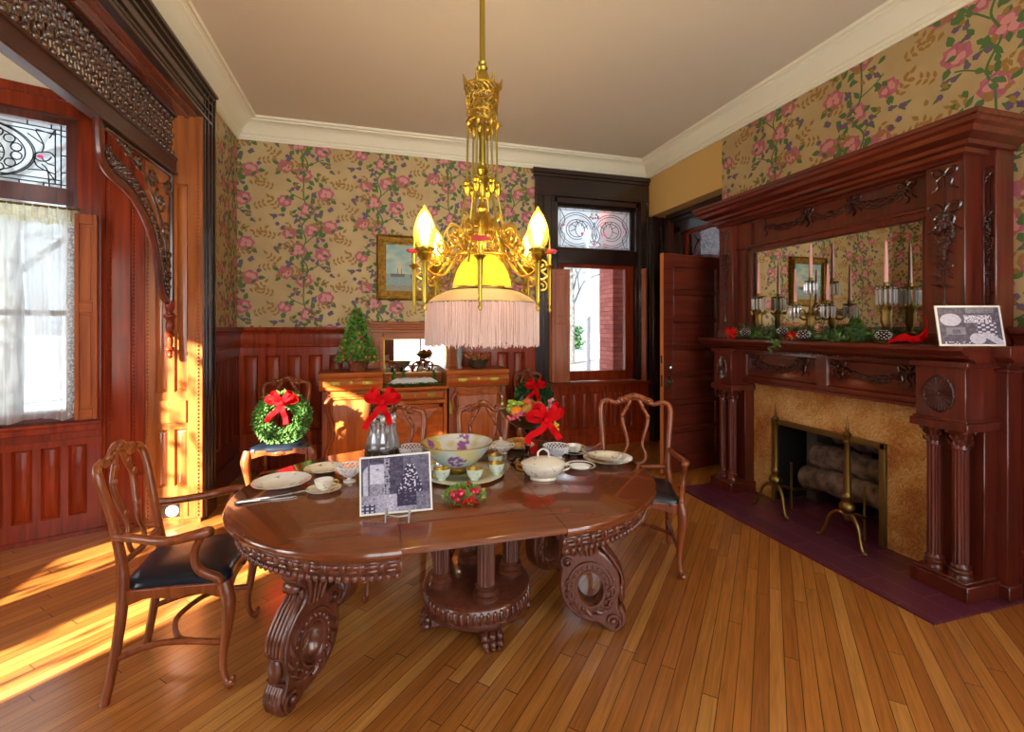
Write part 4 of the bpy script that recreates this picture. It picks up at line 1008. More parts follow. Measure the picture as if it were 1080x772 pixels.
# greenery
ga = thing('pine_garland', 'green fir garland lying along the mantel shelf', 'garland', (3.05, 2.75, MZ), 0)
c = MB(); c.mi = 0; rd = random.Random(3)
def sprig(mb, p, d, L_, n, lw, seed=None):
    p = Vector(p); d = Vector(d).normalized()
    for k in range(n):
        q = p+d*(L_*k/n); a = rd.random()*6.28
        s = d.orthogonal().normalized(); s = Matrix.Rotation(a, 3, d) @ s
        mb.leaf(q, d*.6+s, lw[0], lw[1])
for k in range(150):
    y = rd.uniform(-.62, .70); x = rd.uniform(-.03,.10); sz = rd.uniform(0,.045)
    if abs(y+.545) < .09 and x > 0.0: x = -.03
    sprig(c, (x, y, .012+sz), (rd.uniform(-.5,.3), rd.uniform(-1,1), rd.uniform(-.1,.8)), .09, 16, (.024,.007))
c.build('fir_needles', M['pined'], ga)
c = MB()
for k in range(46):
    y = rd.choice([rd.uniform(.36,.70), rd.uniform(-.66,-.28), rd.uniform(-.2,.35)]); sprig(c, (rd.uniform(-.06,.04), y, .01+rd.uniform(0,.05)), (rd.uniform(-.8,.2), rd.uniform(-1,1), rd.uniform(-.1,.6)), .06, 7, (.034,.017))
for k in range(6): sprig(c, (-.105, .13+rd.uniform(-.03,.03), .006), (-.2, rd.uniform(-.4,.4), -1), .07+.05*(k % 2), 8, (.03,.016))
c.build('boxwood_leaves', M['pine'], ga)
def cone(loc, r, label):
    t = thing('pine_cone', label, 'pine cone', loc, 0, 'snow-tipped pine cones on the mantel'); c = MB(); w2 = MB()
    c.ball((0,0,r*.9), (r*.7,r*.7,r*.85), 10, 7)
    for j in range(6):
        zz = r*(.25+j*.24); rr = r*math.sin(PI*(.25+j*.12))
        for k in range(9):
            a = k*.698+j*.35; d = (math.cos(a), math.sin(a), .35); c.leaf((rr*.5*d[0], rr*.5*d[1], zz), d, r*.62, r*.38, up=(0,0,1))
            w2.ball((rr*1.0*d[0], rr*1.0*d[1], zz+r*.2), (r*.11,r*.11,r*.07), 6, 4)
    c.build('scales', mat('cone brown', '#3c241c', .8) if 'cone brown' not in bpy.data.materials else bpy.data.materials['cone brown'], t); w2.build('snow_tips', M['snow'], t)
cone((2.985, 3.235, MZ+.02), .040, 'snow-tipped pine cone at the far left end of the garland')
cone((2.99, 2.865, MZ+.035), .040, 'snow-tipped pine cone in the garland behind the hanging sprig')
cone((2.985, 2.68, MZ+.006), .044, 'largest snow-tipped pine cone at the front of the garland')
cone((2.985, 2.12, MZ+.012), .041, 'snow-tipped pine cone below the right girandole')
def bowobj(name, label, loc, rz, s, group=None, tails=((-.08,-.20),(.05,-.22)), tilt=0, parent=None, thingy=True):
    """looped ribbon bow facing local -Y"""
    c = MB(); W = .045*s
    def strip(pts, w0):
        P = catmull(pts, 6); vs = []
        for i, p in enumerate(P):
            t = (P[min(i+1, len(P)-1)]-P[max(i-1, 0)]).normalized(); n = Vector((.15, 1, 0)).cross(t); n = n.normalized() if n.length > .01 else Vector((0,0,1))
            ww = w0*(.35+.65*min(1, i/4)) if True else w0
            vs += [p+n*ww/2+Vector((0,.0015,0)), p-n*ww/2+Vector((0,.0015,0)), p+n*ww/2-Vector((0,.0015,0)), p-n*ww/2-Vector((0,.0015,0))]
        fs = []
        for i in range(len(P)-1):
            a = i*4; fs += [(a,a+1,a+5,a+4),(a+2,a+3,a+7,a+6),(a,a+2,a+6,a+4),(a+1,a+3,a+7,a+5)]
        c.add(vs, fs)
    for sg in (1,-1):
        strip([(0,0,0),(sg*.05*s,-.045*s,.045*s),(sg*.105*s,-.03*s,.055*s),(sg*.115*s,0,.02*s),(sg*.06*s,.015*s,.0),(0,0,0)], W)
        strip([(0,0,0),(sg*.03*s,-.05*s,.06*s),(sg*.055*s,-.05*s,.10*s),(sg*.075*s,-.01*s,.08*s),(sg*.03*s,.01*s,.02*s),(0,0,0)], W*.9)
    for tx, tz in tails: strip([(0,-.01*s,0),(tx*.3*s,-.05*s,tz*.35*s),(tx*.8*s,-.02*s,tz*.7*s),(tx*s,-.045*s,tz*s)], W)
    c.ball((0,-.025*s,0), (.024*s,.022*s,.024*s))
    o = c.build(name, M['red'], parent, smooth=60)
    o.location = loc; o.rotation_euler = (tilt, 0, rz)
    if parent is None: tag(o, label, 'ribbon', group)
    return o
bowobj('ribbon_bow', 'red ribbon bow at the left end of the mantel garland', (2.99, 3.40, MZ+.045), R(-90+20), .45, tails=((-.06,-.1),(.08,-.09)))
bowobj('ribbon_bow', 'small red ribbon and berries in the middle of the mantel garland', (2.98, 2.76, MZ+.03), R(-70), .35, tails=((-.12,-.06),(.08,-.05)))
c = MB(); rd = random.Random(5)
for q in range(3):
    P = catmull([(3.0+.02*q, 2.10-.01*q, MZ+.012+.012*q),(3.02+.01*q, 2.04, MZ+.03+.01*q),(3.03, 1.97, MZ+.02+.008*q),(3.06,1.93,MZ+.05+.02*q),(3.08,1.945,MZ+.13+.012*q)], 8)
    vs = []
    for i, p in enumerate(P): vs += [p+Vector((.0,0,.014)), p-Vector((.008*math.sin(i),0,.012))]
    c.add(vs, [(2*i, 2*i+1, 2*i+3, 2*i+2) for i in range(len(P)-1)])
o = c.build('ribbon_garland', M['red'], smooth=60); s_ = o.modifiers.new('s', 'SOLIDIFY'); s_.thickness = .003
tag(o, 'curling red ribbon on the mantel beside the right girandole', 'ribbon')
# ---- printed photographs (tones only)
def tone_print(mb_fn, nx, ny, fn):
    mb = MB(); cols = []
    vs = []
    for j in range(ny+1):
        for i in range(nx+1): vs.append(mb_fn(i/nx, j/ny)); cols.append(fn(i/nx, j/ny))
    mb.add(vs, [(j*(nx+1)+i, j*(nx+1)+i+1, (j+1)*(nx+1)+i+1, (j+1)*(nx+1)+i) for j in range(ny) for i in range(nx)])
    return mb, cols
def print_obj(name, parent, mb, cols, m_):
    o = mb.build(name, m_, parent, smooth=0); ca = o.data.color_attributes.new('Col', 'FLOAT_COLOR', 'POINT')
    for i, c in enumerate(cols): ca.data[i].color = (c[0], c[1], c[2], 1)
    return o
M['print'] = vcol('photographic print', .35)
def duo(v):
    a = (.020,.008,.042); b = (.70,.68,.80); return tuple(lerp(a[i], b[i], max(0, min(1, v))**1.7) for i in range(3))
from mathutils import noise as NZ
def ph2(u, v):
    n = NZ.noise(Vector((u*14, v*12, 3)))*.5+.5; n2 = NZ.noise(Vector((u*34, v*30, 8)))*.5+.5
    t = .16+.10*n
    if ((u-.20)/.17)**2+((v-.66)/.17)**2 < 1: t = .92-.15*n2
    if .42 < u < .86 and v > .58 and v < .78: t = .75*(n2 > .42)+.15
    if .10 < u < .42 and .26 < v < .46: t = .62-.35*n2
    if .20 < u < .34 and .28 < v < .40: t = .12+.3*n2
    if .46 < u < .92 and v > .84: t = .35+.2*(1-u)
    if .60 < u < .92 and .15 < v < .58: t = .15+.75*(math.sin(v*52)*math.sin(u*46) > .15)
    if ((u-.60)/.13)**2+((v-.15)/.15)**2 < 1: t = .88-.1*n2
    if u > .68 and v < .32 and abs((u-.68)-(.32-v)) < .10: t = .82
    if v < .07 and u < .5: t = .1+.8*(n2 > .6)
    t += .30*(n2-.5)+.18*(n-.5)
    return duo(t)
def ph1(u, v):
    n = NZ.noise(Vector((u*12, v*12, 3)))*.5+.5; n2 = NZ.noise(Vector((u*30, v*30, 8)))*.5+.5
    t = .16+.12*n
    if u < .40 and v > .30:
        dx = (u-.22)/.19; top = .74+.14*math.sqrt(max(0, 1-dx*dx))
        if abs(dx) < 1 and v < top: t = .78
        if abs(dx) < 1 and v > top and v < top+.04: t = .30
        if .10 < u < .13: t = .35
        if .13 < u < .33 and .52 < v < .88: t = .92-.1*v
        if .13 < u < .33 and v < .52: t = .40+.3*n2
        if .22 < u < .26 and .76 < v < .80: t = .4
    if u > .62 and v > .3: t = .34+.10*n-.1*(v < .5)
    if v < .32: t = .62+.3*n2-.6*abs(u-.42)
    if .34 < u < .42 and v > .30: t = .50*(n2 > .4)+.1
    if ((u-.72)/(.26*(1.05-v)))**2 < 1 and .25 < v < .84: t = .10+.85*(n2 > .60)
    if .52 < u < .80 and .08 < v < .34: t = .06+.3*(n2 > .7)
    if u > .80 and v < .32: t = .35+.2*n2
    if u < .20 and v < .16 : t = .1+.75*(math.sin(u*90) > 0)*(math.sin(v*90) > 0)
    t += .26*(n2-.5)+.16*(n-.5)-.10*u
    return duo(t)
pc = thing('photo_print', 'old black and white room photograph leaning at the right end of the mantel', 'photograph', (2.925, 1.785, MZ), R(-22))
# local: x along width, faces -y then tilted back
Wc, Hc = .325, .222
c = MB(); c.M = Matrix.Rotation(R(-10), 4, 'X'); c.box(0, Wc, -.003, .003, 0, Hc); c.build('card_mount', M['china'], pc)
mb, cols = tone_print(lambda u, v: (.010+u*(Wc-.020), -.0035, .010+v*(Hc-.020)), 120, 80, ph2)
for i, v in enumerate(mb.v): mb.v[i] = tuple(Matrix.Rotation(R(-10), 4, 'X') @ Vector(v))
print_obj('picture', pc, mb, cols, M['print'])
# ================================================================= DINING TABLE
ZT = .75
CA, CB, CY, RT = .08, .68, 2.31, .70
dt = thing('dining_table', 'large oval mahogany dining table on carved scroll legs and fluted column pedestal', 'table', (0,0,0))
def stadium_half(cx, cy, r, sgn, n=40):
    a0 = 90 if sgn < 0 else -90
    return [(cx+r*math.cos(R(a0+180*i/n)), cy+r*math.sin(R(a0+180*i/n))) for i in range(n+1)]
def top_piece(name, outline, m_):
    c = MB()
    prof = [(-.012,0),(0,.006),(.0,.014),(-.012,.022),(-.010,.03),(.004,.036),(.008,.046),(.004,.054),(-.004,.058)]
    # nested outlines pushed in or out from the piece's rim
    cx = sum(p[0] for p in outline)/len(outline); cy = sum(p[1] for p in outline)/len(outline); n = len(outline); vs = []
    return c
def half_table(cx, sgn):
    c = MB(); n = 44; rim = [(-.03,.022),(-.012,.022),(-.010,.027),(-.003,.030),(.001,.036),(.002,.046),(-.002,.054),(-.010,.058)]
    vs = []
    for d, z in rim:
        for x, y in stadium_half(cx, CY, RT+d, sgn, n): vs.append((x, y, ZT-.058+z))
    m = n+1; fs = []
    for j in range(len(rim)-1):
        for i in range(n): fs.append((j*m+i, j*m+i+1, (j+1)*m+i+1, (j+1)*m+i))
    fs.append(tuple(range(m))); fs.append(tuple((len(rim)-1)*m+i for i in range(m)))
    fs.append(tuple(j*m for j in range(len(rim)))+tuple(j*m+n for j in reversed(range(len(rim)))))
    c.add(vs, fs); c.build('table_top', M['table'], dt, smooth=35)
    # carved apron
    a = MB(); ra = RT-.055; prof = [(.02,.716),(.012,.712),(.010,.704),(.016,.698),(.016,.680),(.010,.658),(.004,.650),(.006,.636),(.0,.630),(-.03,.630),(-.03,.716)]
    vs = []
    for d, z in prof:
        for x, y in stadium_half(cx, CY, ra+d, sgn, n): vs.append((x, y, z))
    fs = []
    for j in range(len(prof)-1):
        for i in range(n): fs.append((j*m+i, j*m+i+1, (j+1)*m+i+1, (j+1)*m+i))
    for e in (0, n): fs.append(tuple(j*m+e for j in range(len(prof))))
    a.add(vs, fs); ap = a.build('apron', M['tablec'], dt, smooth=35)
    k = MB(); L_ = PI*ra; nb = 74
    for i in range(nb):
        t = R((90 if sgn < 0 else -90)+180*(i+.5)/nb); k.M = Matrix.Translation((cx+(ra+.008)*math.cos(t), CY+(ra+.008)*math.sin(t), .641)) @ Matrix.Rotation(t, 4, 'Z')
        k.ball((0,0,0), (.010,.0105,.013), 8, 5)
    nf = 16
    for i in range(nf):
        t = R((90 if sgn < 0 else -90)+180*(i+.5)/nf); k.M = Matrix.Translation((cx+(ra+.014)*math.cos(t), CY+(ra+.014)*math.sin(t), .680)) @ Matrix.Rotation(t, 4, 'Z')
        k.ball((0,0,0), (.010,.012,.016), 8, 5)
        for s in (1,-1):
            k.ball((0,s*.034,.004), (.008,.024,.009), 8, 5); k.ball((0,s*.030,-.012), (.006,.02,.006), 6, 4); k.ball((0,s*.030,.016), (.006,.018,.005), 6, 4); k.ball((0,s*.062,.0), (.007,.008,.014), 6, 4)
    k.build('apron_carving', M['tablec'], ap)
half_table(CA-.001, -1); half_table(CB+.001, 1)
c = MB(); pr = [(-.02,.034),(-.006,.036),(.002,.040),(.002,.048),(-.004,.055),(-.010,.058)]
n = len(pr); vs = []
for x in (CA+.001, CB-.001):
    for sg in (1,-1):
        for d, z in (pr if sg > 0 else pr[::-1]): vs.append((x, CY-sg*(RT+d-.002), ZT-.058+z))
m = 2*n; fs = [(i, (i+1) % m, m+(i+1) % m, m+i) for i in range(m)]+[tuple(range(m)), tuple(range(m, 2*m))]
c.add(vs, fs); c.build('table_leaf', M['table'], dt, smooth=35)
c = MB()
for y in (CY-.30, CY+.27): c.box(-.35, 1.1, y, y+.045, .65, .715)
for x in (CA-.02, CB-.01): c.box(x, x+.03, CY-.62, CY+.62, .675, .714)
c.build('slide_rails', M['tablec'], dt, .003)
# platform & columns
PX, PY = .495, 2.37
c = MB(); c.lathe([(.235,.085),(.262,.09),(.268,.10),(.255,.108),(.262,.118),(.268,.14),(.266,.17),(.256,.182),(.268,.188),(.270,.20),(.262,.206),(0,.206)], (PX,PY,0), 72); c.build('pedestal_base', M['tablec'], dt)
k = MB()
for i in range(52):
    t = 2*PI*i/52; k.M = Matrix.Translation((PX+.264*math.cos(t), PY+.264*math.sin(t), .148)) @ Matrix.Rotation(t, 4, 'Z'); k.ball((0,0,0), (.014,.0125,.030), 8, 5)
k.build('gadroon_band', M['tablec'], dt)
for i in range(4):
    a = R(-88+90*i); x, y = PX+.185*math.cos(a), PY+.185*math.sin(a)
    c = MB(); c.lathe([(.062,.206),(.064,.215),(.054,.225),(.060,.238),(.050,.25),(.054,.262),(.044,.272)], (x,y,0), 24); c.lathe([(.043,.27),(.043,.62)], (x,y,0), 84, flute=14, depth=.12, cap=False); c.lathe([(.044,.615),(.052,.625),(.048,.64),(.060,.655),(.062,.725)], (x,y,0), 24)
    c.build('pedestal_column', M['tablec'], dt)
for i in range(4):
    a = R(-86+90*i); k = MB(); k.M = Matrix.Translation((PX+.215*math.cos(a), PY+.215*math.sin(a), 0)) @ Matrix.Rotation(a+PI/2, 4, 'Z')
    k.box(-.05,.05,-.03,.06,.03,.09)
    for q in range(3):
        for j in range(2): k.ball((-.036+.036*q, -.045-.006*j, .064-.032*j), (.019,.026,.019), 10, 6)
    for q in range(3): k.ball((-.030+.03*q, -.062, .012), (.010,.012,.012), 7, 5)
    k.ball((0,.0,.03),(.05,.05,.03)); k.build('paw_foot', M['tablec'], dt)
# carved scroll legs (profile: u outward, z up)
outl = [(-.085,.64),(-.078,.57),(-.062,.50),(-.045,.43),(-.07,.375),(-.115,.375),(-.145,.345),(-.135,.305),(-.140,.26),(-.145,.20),(-.125,.13),(-.085,.08),(-.02,.045),(.05,.035),(.075,.015),(.115,.002),(.150,.022),(.165,.07),(.150,.115),(.145,.16),(.155,.21),(.152,.27),(.132,.32),(.095,.365),(.052,.40),(.056,.44),(.085,.475),(.088,.51),(.070,.54),(.085,.58),(.10,.64)]
OUT = [tuple(v[:2]) for v in catmull([(a,b,0) for a,b in outl], 3, True)]
def scroll_leg(x, y, ang):
    g = MB(); base = Matrix.Translation((x, y, 0)) @ Matrix.Rotation(ang, 4, 'Z')
    up = Matrix(((1,0,0,0),(0,0,-1,0),(0,1,0,0),(0,0,0,1)))
    g.M = base @ up; g.shape([OUT, ell(.008,.205,.060,.080)], .085, .012)
    o = g.build('scroll_leg', M['tablec'], dt, smooth=50)
    k = MB(); k.M = base
    ring = [Vector((.008+.108*math.cos(t), 0, .205+.130*math.sin(t))) for t in [2*PI*i/40 for i in range(40)]]
    for s in (1,-1):
        k.tube([p+Vector((0, s*.042, 0)) for p in ring], .010, 6, True)
        k.tube([Vector((.008+.068*math.cos(t), s*.042, .205+.088*math.sin(t))) for t in [2*PI*i/30 for i in range(30)]], .007, 6, True)
        for i in range(22): 
            t = 2*PI*i/22; k.ball((.008+.088*math.cos(t), s*.043, .205+.108*math.sin(t)), (.009,.007,.010), 7, 4)
        k.tube(spiral((.118,.055), .040, .008, -1.2, 1.3, 22, 'xz', s*.046), .009, 6); k.ball((.118, s*.05, .055), (.016,.012,.016))
        k.tube(spiral((-.105,.335), .032, .006, 2.4, 1.3, 20, 'xz', s*.046), .008, 6); k.ball((-.105, s*.05, .335), (.013,.012,.013))
        for j, (x0, z0, x1, z1) in enumerate([(-.035,.37,-.055,.50),(-.012,.37,-.02,.53),(.010,.37,.012,.53),(.030,.38,.045,.50),(-.05,.50,-.07,.60),(.05,.50,.075,.60),(-.01,.53,-.03,.62),(.02,.53,.03,.62)]):
            k.tube(catmull([(x0,s*.040,z0),((x0+x1)/2-.006,s*.050,(z0+z1)/2),(x1,s*.050,z1),(x1+.012,s*.040,z1+.012)],4), lerps([.010,.013,.008], 13), 6)
        for j in range(9):
            t = R(150+j*26); k.tube([(.008+.085*math.cos(t), s*.042, .205+.105*math.sin(t)),(.008+.118*math.cos(t+.25), s*.046, .205+.125*math.sin(t+.25)),(.008+.128*math.cos(t+.5), s*.038, .205+.140*math.sin(t+.5))], [.008,.012,.004], 6)
        for (px, pz) in ((-.04,.47),(.03,.46),(.07,.44),(-.01,.42)): k.ball((px, s*.046, pz), (.014,.010,.02), 8, 5)
    # outer edge carving
    for i, (px, pz) in enumerate([(.088,.61),(.078,.565),(.080,.515),(.070,.46)]): k.ball((px+.012, 0, pz), (.024,.046,.026), 12, 7)
    for q in range(-2, 3): k.tube(catmull([(.058,q*.017,.42),(.110,q*.019,.365),(.158,q*.019,.29),(.163,q*.018,.235)], 5), [.009]*15+[.007], 6)
    k.ball((.160, 0, .185), (.022,.034,.055), 12, 8); k.tube([(.162,-.045,.235),(.166,-.02,.232),(.166,.02,.232),(.162,.045,.235)], .008, 6); k.tube([(.152,-.045,.128),(.158,0,.124),(.152,.045,.128)], .008, 6)
    for q in (-.026,0,.026): k.tube(catmull([(.150,q,.115),(.170,q,.08),(.165,q,.04),(.135,q,.012),(.10,q,.012)], 5), .017, 8)
    k.build('leg_carving', M['tablec'], o, smooth=60)
    # bracket: ribbed wing running inwards under the top
    b = MB(); b.M = base
    for i in range(13):
        t = i/13; b.box(-.085-.24*t-.024, -.085-.24*t, -.045, .045, .43+.19*t**.8, .66)
    b.build('leg_bracket', M['tablec'], o, .003)
LEGS = [(-.28, 2.10, R(180+52)), (1.02, 2.15, R(-22)), (-.22, 2.62, R(140)), (.98, 2.66, R(30))]
for x, y, a in LEGS: scroll_leg(x, y, a)

# ================================================================= CHAIRS (front faces local +X)
def make_chair(label, loc, rz, arms, W=.50, group=None, HB=.98, name='dining_chair'):
    t = thing(name, label, 'chair', loc, rz, group); wd_ = M['chair']
    D = .44; SZ = .455; wf, wbk = W/2, W/2-.06
    # seat
    s = MB(); pts = [(.225,-wf+.02),(.245,-wf*.5),(.255,0),(.245,wf*.5),(.225,wf-.02),(.0,wf-.04),(-.195,wbk-.01),(-.215,0),(-.195,-wbk+.01),(.0,-wf+.04)]
    o_ = [tuple(v[:2]) for v in catmull([(a,b,0) for a,b in pts], 4, True)]; n = len(o_)
    vs = []; lv = [(1.0,SZ-.03),(1.0,SZ-.01),(.96,SZ+.012),(.8,SZ+.024),(.45,SZ+.030),(.0,SZ+.031)]
    for k, z in lv: vs += [(.02+(a-.02)*k, b*k, z) for a, b in o_]
    s.add(vs, [(j*n+i, j*n+(i+1) % n, (j+1)*n+(i+1) % n, (j+1)*n+i) for j in range(len(lv)-1) for i in range(n)]+[tuple(range(n))])
    s.build('seat_cushion', M['leather'], t, smooth=60)
    f = MB(); up = Matrix(((1,0,0,0),(0,0,-1,0),(0,1,0,0),(0,0,0,1)))
    def rail(a, b, lo=.055):
        A = Vector(a); B = Vector(b); d = (B-A); L_ = d.length; ang = math.atan2(d.y, d.x)
        f.M = Matrix.Translation(A) @ Matrix.Rotation(ang, 4, 'Z') @ up
        o = [(0,0),(L_,0)]+[(L_*(1-i/16), -lo+.014*math.sin(PI*i/16)*(1) - .008*math.cos(4*PI*i/16)) for i in range(17)]
        f.shape([o], .026, .004)
    z0 = SZ-.012
    rail((-.20,-wbk,z0),(.225,-wf+.01,z0)); rail((-.20,wbk,z0),(.225,wf-.01,z0)); rail((.235,-wf+.01,z0),(.235,wf-.01,z0), .06); rail((-.205,-wbk,z0),(-.205,wbk,z0))
    f.M = Matrix(); f.ball((.252,0,z0-.03), (.012,.035,.018)); f.build('seat_frame', wd_, t, smooth=50)
    for sg in (1,-1):
        c = MB(); P = catmull([(.225,sg*(wf-.012),z0),(.245,sg*(wf+.0),.36),(.235,sg*(wf-.01),.25),(.215,sg*(wf-.02),.13),(.222,sg*(wf-.015),.05),(.245,sg*(wf-.005),.018),(.268,sg*(wf+.005),.03)], 6)
        c.tube(P, lerps([.030,.032,.023,.017,.015,.018,.010], len(P)), 10); c.ball((.262, sg*(wf+.002), .042), (.013,.012,.013), 8, 6); c.ball((.246, sg*(wf-.004), .008), (.014,.014,.009), 8, 5)
        c.build('front_leg', wd_, t, smooth=60)
        c = MB(); P = catmull([(-.275,sg*(wbk+.005),0),(-.245,sg*(wbk),.14),(-.215,sg*wbk,.32),(-.205,sg*wbk,.46),(-.215,sg*(wbk-.008),.56),(-.245,sg*(wbk+.0),.72),(-.285,sg*(wbk+.014),HB-.10),(-.305,sg*(wbk+.002),HB-.045),(-.308,sg*(wbk-.045),HB-.028)], 6)
        c.tube(P, lerps([.020,.021,.024,.026,.022,.020,.019,.018,.017], len(P)), 8); c.build('rear_leg', wd_, t, smooth=60)
    f = MB()       # crest
    P = catmull([(-.308,-(wbk-.045),HB-.028),(-.310,-wbk*.55,HB-.045),(-.312,-wbk*.28,HB-.012),(-.314,0,HB+.004),(-.312,wbk*.28,HB-.012),(-.310,wbk*.55,HB-.045),(-.308,wbk-.045,HB-.028)], 6)
    f.tube(P, lerps([.016,.015,.022,.026,.022,.015,.016], len(P)), 8)
    for s in (1,-1):
        for k in range(4): f.ball((-.296, s*(.015+.026*k), HB+.008-.010*k), (.012,.016,.013), 8, 5)
        f.tube([( -.298, s*v.x, HB-.02+v.y) for v in catmull([(.05,-.01,0),(.08,.018,0),(.12,.0,0),(.105,-.02,0),(.085,-.008,0)], 5)], .006, 5)
    f.ball((-.298, 0, HB+.012), (.014,.020,.018)); f.build('crest_rail', wd_, t, smooth=60)
    f = MB()       # open splat of two crossing S ribs
    for s in (1,-1):
        P = catmull([(-.312,s*.028,HB-.02),(-.306,s*.055,HB-.075),(-.297,s*.085,HB-.13),(-.285,s*.082,HB-.19),(-.265,s*.058,HB-.27),(-.250,s*.050,HB-.33),(-.238,s*.072,HB-.39),(-.228,s*.06,HB-.435),(-.222,s*.02,HB-.455),(-.220,0,HB-.46)], 6)
        f.tube(P, lerps([.014,.013,.013,.014,.012,.011,.011,.011,.012,.012], len(P)), 7)
        for z_, y_, x_ in ((HB-.075,.055,-.302),(HB-.13,.088,-.292),(HB-.27,.058,-.262)): f.ball((x_+.006, s*y_, z_), (.012,.014,.018), 8, 5)
        P = catmull([(-.232,s*.06,HB-.40),(-.222,s*.11,HB-.425),(-.218,s*(wbk-.01),HB-.40)], 6)
    f.tube([(-.214,-wbk,.545),(-.214,0,.530),(-.214,wbk,.545)], .014, 7); f.tube([(-.222,0,HB-.46),(-.214,0,.53)], .014, 7)
    f.build('splat', wd_, t, smooth=60)
    f = MB()       # curved stretchers
    for s in (1,-1): f.tube(catmull([(-.24,s*wbk,.17),(-.05,s*(wbk-.0),.205),(.215,s*(wf-.03),.18)], 8), .013, 7)
    f.tube(catmull([(.08,-(wf-.05),.195),(-.0,-.15,.195),(-.06,0,.195),(-.0,.15,.195),(.08,wf-.05,.195)], 8), .013, 7); f.build('stretcher', wd_, t, smooth=60)
    if arms:
        for s in (1,-1):
            a = MB(); P = catmull([(-.235,s*(wbk+.004),.665),(-.14,s*(wbk+.030),.655),(.0,s*(wf+.020),.650),(.10,s*(wf+.028),.662),(.165,s*(wf+.018),.668),(.175,s*(wf+.004),.655)], 6)
            a.tube(P, lerps([.017,.018,.019,.021,.022,.014], len(P)), 8)
            P = catmull([(.135,s*(wf+.020),.650),(.105,s*(wf+.012),.58),(.125,s*(wf+.004),.51),(.20,s*(wf-.004),.462),(.21,s*(wf-.01),.42)], 6)
            a.tube(P, lerps([.018,.017,.018,.019,.016], len(P)), 8)
            a.build('arm', wd_, t, smooth=60)
    return t
make_chair('carved open-back armchair with black leather seat at the left end of the table', (-.812, 2.43, 0), R(2), True, .50, 'dining chairs around the table').scale = (.86,1,1)
make_chair('carved open-back armchair beyond the right end of the table', (1.62, 2.72, 0), R(-122), True, .57, 'dining chairs around the table', 1.0).scale = (.9,1,1)
sc1 = make_chair('carved side chair pushed in behind the glass cruet set', (.14, 2.90, 0), R(-90), False, .42, 'dining chairs around the table', .97)
sc2 = dup(sc1, None, (.63, 2.85, 0), R(-103), 'carved side chair pushed in behind the punch bowl', 'dining chairs around the table')
sc3 = dup(sc1, None, (-.82, 4.62, 0), R(-86), 'side chair against the back wall left of the sideboard, holding a wreath', 'side chairs along the back wall'); sc3.scale = (1.0,1.22,1.03)
sc4 = dup(sc1, None, (1.72, 5.08, 0), R(-95), 'side chair in shadow between the sideboard and the back window, holding a wreath', 'side chairs along the back wall')

# wreaths
def wreath(label, loc, rz, tilt, Ro, r, m_, n, bow_s, seed, cat='wreath'):
    t = thing('wreath', label, cat, loc, rz); rd = random.Random(seed); c = MB()
    for k in range(n):
        a = rd.random()*6.283; ph = rd.random()*6.283; q = r*rd.uniform(.4,1)
        p = Vector(((Ro+q*math.cos(ph))*math.cos(a), q*math.sin(ph)*.8, (Ro+q*math.cos(ph))*math.sin(a)))
        rad = Vector((math.cos(a),0,math.sin(a))); d = rad*math.cos(ph)+Vector((0,math.sin(ph),0))+Vector((-math.sin(a),0,math.cos(a)))*rd.uniform(.2,1)
        c.leaf(p, d, .042*rd.uniform(.7,1.2), .022)
    c.tube([(Ro*math.cos(2*PI*i/24), 0, Ro*math.sin(2*PI*i/24)) for i in range(24)], r*.45, 8, True)
    c.M = Matrix()
    o = c.build('foliage', m_, t, smooth=0); o.rotation_euler = (tilt, 0, 0)
    b = bowobj('ribbon_bow', '', (0, -r*.9, Ro*.86), 0, bow_s, parent=t, tails=((-.12,-.16),(.035,-.19)))
    return t
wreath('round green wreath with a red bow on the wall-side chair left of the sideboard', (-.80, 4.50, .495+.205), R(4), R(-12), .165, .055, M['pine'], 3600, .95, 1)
wreath('dark fir wreath with a red bow leaning on the shadowed chair right of the sideboard', (1.70, 4.98, .49+.20), R(-5), R(-10), .16, .055, M['pined'], 2600, .9, 2)

